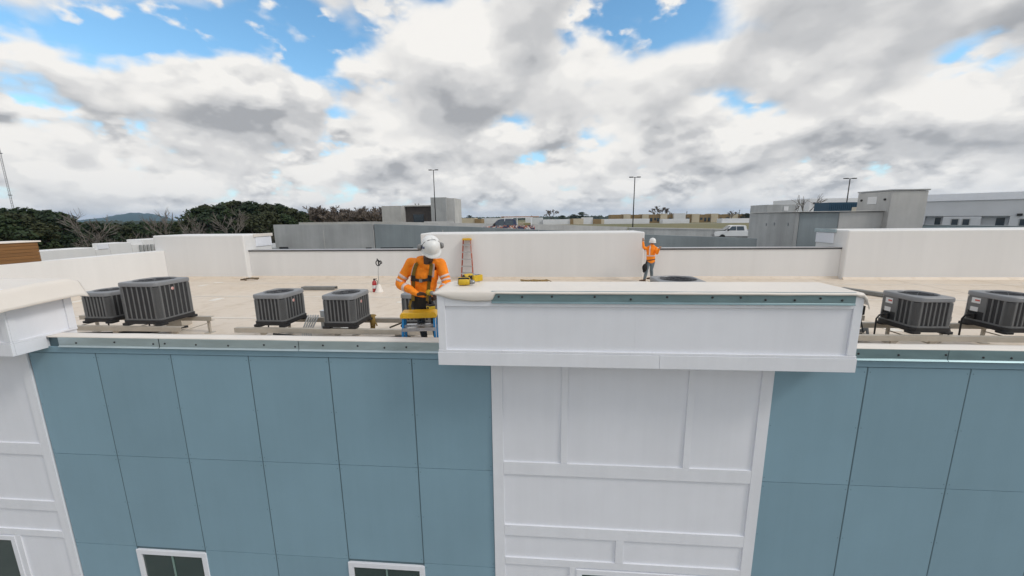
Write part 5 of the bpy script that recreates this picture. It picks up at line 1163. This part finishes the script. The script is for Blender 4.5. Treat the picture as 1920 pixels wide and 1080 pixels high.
ribbon('chest_strap', [(0.50, -0.125), (0.475, -0.06), (0.465, 0.0), (0.475, 0.06), (0.50, 0.125)], 0.042, M_BLACK, 0.030)
ribbon('chest_buckle', [(0.468, -0.025), (0.465, 0.0), (0.468, 0.025)], 0.055, M_DGREY, 0.036)
hat = helmet(per, hc-hup*0.045, hf, hup, ridge=False, scale=1.13)
for sx in (-1, 1):
    MB().lathe([(0.001, 0.03), (0.030, 0.028), (0.042, 0.012), (0.044, -0.012), (0.03, -0.02)], 16, (0.150*sx, -0.01, 0.00), Matrix.Rotation(math.pi/2*sx, 3, 'Y')).build('ear_muff', M_MUFF, hat, smooth=True)
MB().tube([(-0.133, 0.02, -0.01), (-0.132, 0.02, 0.05), (-0.098, 0.02, 0.113), (-0.04, 0.02, 0.150), (0.04, 0.02, 0.1505), (0.098, 0.02, 0.113), (0.132, 0.02, 0.05), (0.133, 0.02, -0.01)], 0.0045, 6).build('visor_band', M_BLACK, hat, smooth=True)
MB().tube([(0.108-0.022*math.cos(a), 0.055+0.022*math.sin(a), 0.062+0.010*math.cos(a)) for a in [k*0.5 for k in range(14)]], 0.006, 5).build('round_emblem', M_NAVYM, hat, smooth=True)
MB().tube([(0.118, 0.060, 0.060), (0.092, 0.072, 0.080)], 0.006, 5).build('emblem_bar', M_NAVYM, hat)
rg = random.Random(4)
for k in range(12):
    a, e = rg.uniform(0.5, 2.6), rg.uniform(0.35, 1.25); r_ = rg.uniform(0.0015, 0.004)
    MB().ell((0.128*math.cos(a)*math.cos(e), 0.152*math.sin(a)*math.cos(e), 0.002+0.15*math.sin(e)), (r_, r_, r_), 6, 4).build('scuff', M_SCREW, hat)
# drill in the worker's hands
dp = L(807, 557, 0.60)+feet
drill('cordless_drill', 'yellow cordless drill held in the near worker\'s hands above the ladder', Matrix.Translation(dp) @ Matrix.Rotation(-0.95, 4, 'Z') @ Matrix.Rotation(-0.10, 4, 'Y') @ Matrix.Scale(1.22, 4))
# --- the far worker, back turned, reaching up to the end of the tall wall
f2 = Vector((11.22, 11.55, H+R)); p2 = thing('person', 'worker seen from behind in orange hi-vis and white helmet beside the tall wall', 'person', f2)
def L2(u, v, Y): return onY(u, v, Y)-f2
pe, ch, nk, hd = L2(1220, 489, 11.55), L2(1221, 467, 11.52), L2(1222.5, 459.5, 11.5), L2(1223.5, 455.5, 11.48)
rs, re, rw = L2(1212, 466, 11.5), L2(1207, 464, 11.3), L2(1205.5, 453, 11.35)          # raised arm
ls, le, lw = L2(1230, 465.5, 11.5), L2(1232, 475, 11.3), L2(1236, 466, 11.1)
hl, hr = pe+Vector((0.09, 0, -0.04)), pe+Vector((-0.09, 0, -0.04)); kl, kr = L2(1221.5, 505, 11.5), L2(1212.5, 506, 11.45); al, ar = L2(1222, 520, 11.6), L2(1208.5, 522, 11.5)
al.z = max(al.z, 0.09); ar.z = 0.09
def tors(k): return [(pe+Vector((0, 0, -0.06)), (0.165*k, 0.12*k)), (pe.lerp(ch, .5), (0.165*k, 0.12*k)), (ch, (0.185*k, 0.125*k)), (nk+Vector((0, 0, -0.05)), (0.14*k, 0.09*k)), (nk, (0.06*k, 0.06*k))]
b = MB(); limb(b, tors(0.86), XA); limb(b, [(nk, 0.058), (hd, 0.06)]); b.ell(hd+Vector((0, 0, 0.04)), (0.075, 0.095, 0.115), 14, 10); b.ell(hd+Vector((0, 0.095, 0.02)), (0.014, 0.02, 0.02), 8, 6)
for sx in (-1, 1): b.ell(hd+Vector((0.077*sx, 0, 0.02)), (0.01, 0.02, 0.03), 8, 6)
limb(b, arm_pts(rs, re, rw, 0.82)); limb(b, arm_pts(ls, le, lw, 0.82)); hand(b, rw, Vector((0.05, 0.1, 1)), Vector((0, 1, 0)), Vector((1, 0, 0)), 0.3); hand(b, lw, Vector((0.6, 0.3, 0.5)), Vector((0, 0.8, -0.4)), Vector((-0.5, 0, 0.6)), 0.6)
for h_, k_, a_ in ((hl, kl, al), (hr, kr, ar)): limb(b, [(h_, 0.085), (h_.lerp(k_, .5), 0.072), (k_, 0.055), (k_.lerp(a_, .4), 0.052), (a_, 0.038)])
skinned(b, 'body', M_SKIN2, p2, 0.009, 3)
s = MB(); limb(s, tors(1.08), XA, 18); limb(s, arm_pts(rs, re, rw, 1.15)[:4]+[(re.lerp(rw, 0.92), (0.042, 0.04))]); limb(s, arm_pts(ls, le, lw, 1.15)[:4]+[(le.lerp(lw, 0.92), (0.042, 0.04))]); s.ell(nk, (0.085, 0.08, 0.06), 12, 8)
skinned(s, 'shirt', M_ORANGE, p2, 0.012, 4)
pt = MB(); limb(pt, [(pe+Vector((0, 0, 0.03)), (0.155, 0.115)), (pe+Vector((0, 0, -0.10)), (0.165, 0.12))], XA)
for h_, k_, a_ in ((hl, kl, al), (hr, kr, ar)): limb(pt, [(h_, 0.098), (h_.lerp(k_, .5), 0.085), (k_, 0.068), (k_.lerp(a_, .5), 0.066), (a_+Vector((0, 0, 0.03)), 0.058)])
skinned(pt, 'trousers', M_JEANS2, p2, 0.013)
for a_ in (al, ar):
    bt = MB(); limb(bt, [(a_+Vector((0, 0, 0.05)), 0.056), (a_+Vector((0, 0, -0.03)), 0.052), (a_+Vector((-0.09, 0.03, -0.045)), (0.046, 0.042)), (a_+Vector((-0.18, 0.05, -0.055)), (0.044, 0.033))], Vector((0, 1, 0))); skinned(bt, 'boot', M_BOOT, p2, 0.011)
for z0, k in ((0.55, 1.0),):
    c = pe.lerp(ch, 0.45); bm_ = MB(); limb(bm_, [(c+Vector((0, 0, -0.025)), (0.186, 0.138)), (c+Vector((0, 0, 0.025)), (0.188, 0.139))], XA, 20, (0, 1)); bm_.build('reflective_band', M_TAPE, p2, smooth=True)
for sx in (-1,): 
    bm_ = MB(); bm_.tube([nk+Vector((0.085*sx, -0.085, -0.01)), ch+Vector((0.095*sx, -0.135, 0.0)), pe.lerp(ch, .5)+Vector((0.095*sx, -0.135, 0))], [(0.025, 0.006)]*3, 6, ref=Vector((1, 0, 0))).build('reflective_band', M_TAPE, p2)
MB().tube([pe+Vector((0.18*math.cos(a), 0.135*math.sin(a), 0.05+0.03*math.cos(a))) for a in [k*0.42 for k in range(16)]], [(0.022, 0.006)]*16, 6, ref=Vector((0, 0, 1))).build('belt', M_BLACK, p2)
pb = MB(); c = L2(1209, 502, 11.38); pb.ell(c, (0.11, 0.09, 0.17), 14, 10); pb.ell(c+Vector((-0.03, 0, -0.12)), (0.06, 0.06, 0.09), 10, 8); pb.tube([c+Vector((0.02, 0, 0.12)), c+Vector((0.08, 0.02, 0.28))], 0.03, 6); pb.build('tool_pouch', M_BLACKCLOTH, p2, smooth=True)
helmet(p2, hd+Vector((0, 0, 0.055)), Vector((0.0, 1, 0.05)), Vector((0, -0.1, 1)), scale=1.0)
# ------------------------------------------------------------------ air
hz = MB().box(-9400, 9400, -9400, 9400, -1.0, 150)
hm = bpy.data.materials.new('air'); hm.use_nodes = True; nt = hm.node_tree; nt.nodes.remove(nt.nodes['Principled BSDF'])
pv = nt.nodes.new('ShaderNodeVolumePrincipled'); pv.inputs['Color'].default_value = (0.38, 0.64, 1.0, 1); pv.inputs['Density'].default_value = HAZE; pv.inputs['Anisotropy'].default_value = 0.2
nt.links.new(pv.outputs[0], nt.nodes['Material Output'].inputs['Volume'])
struct(hz.build('haze', hm), 'stuff')
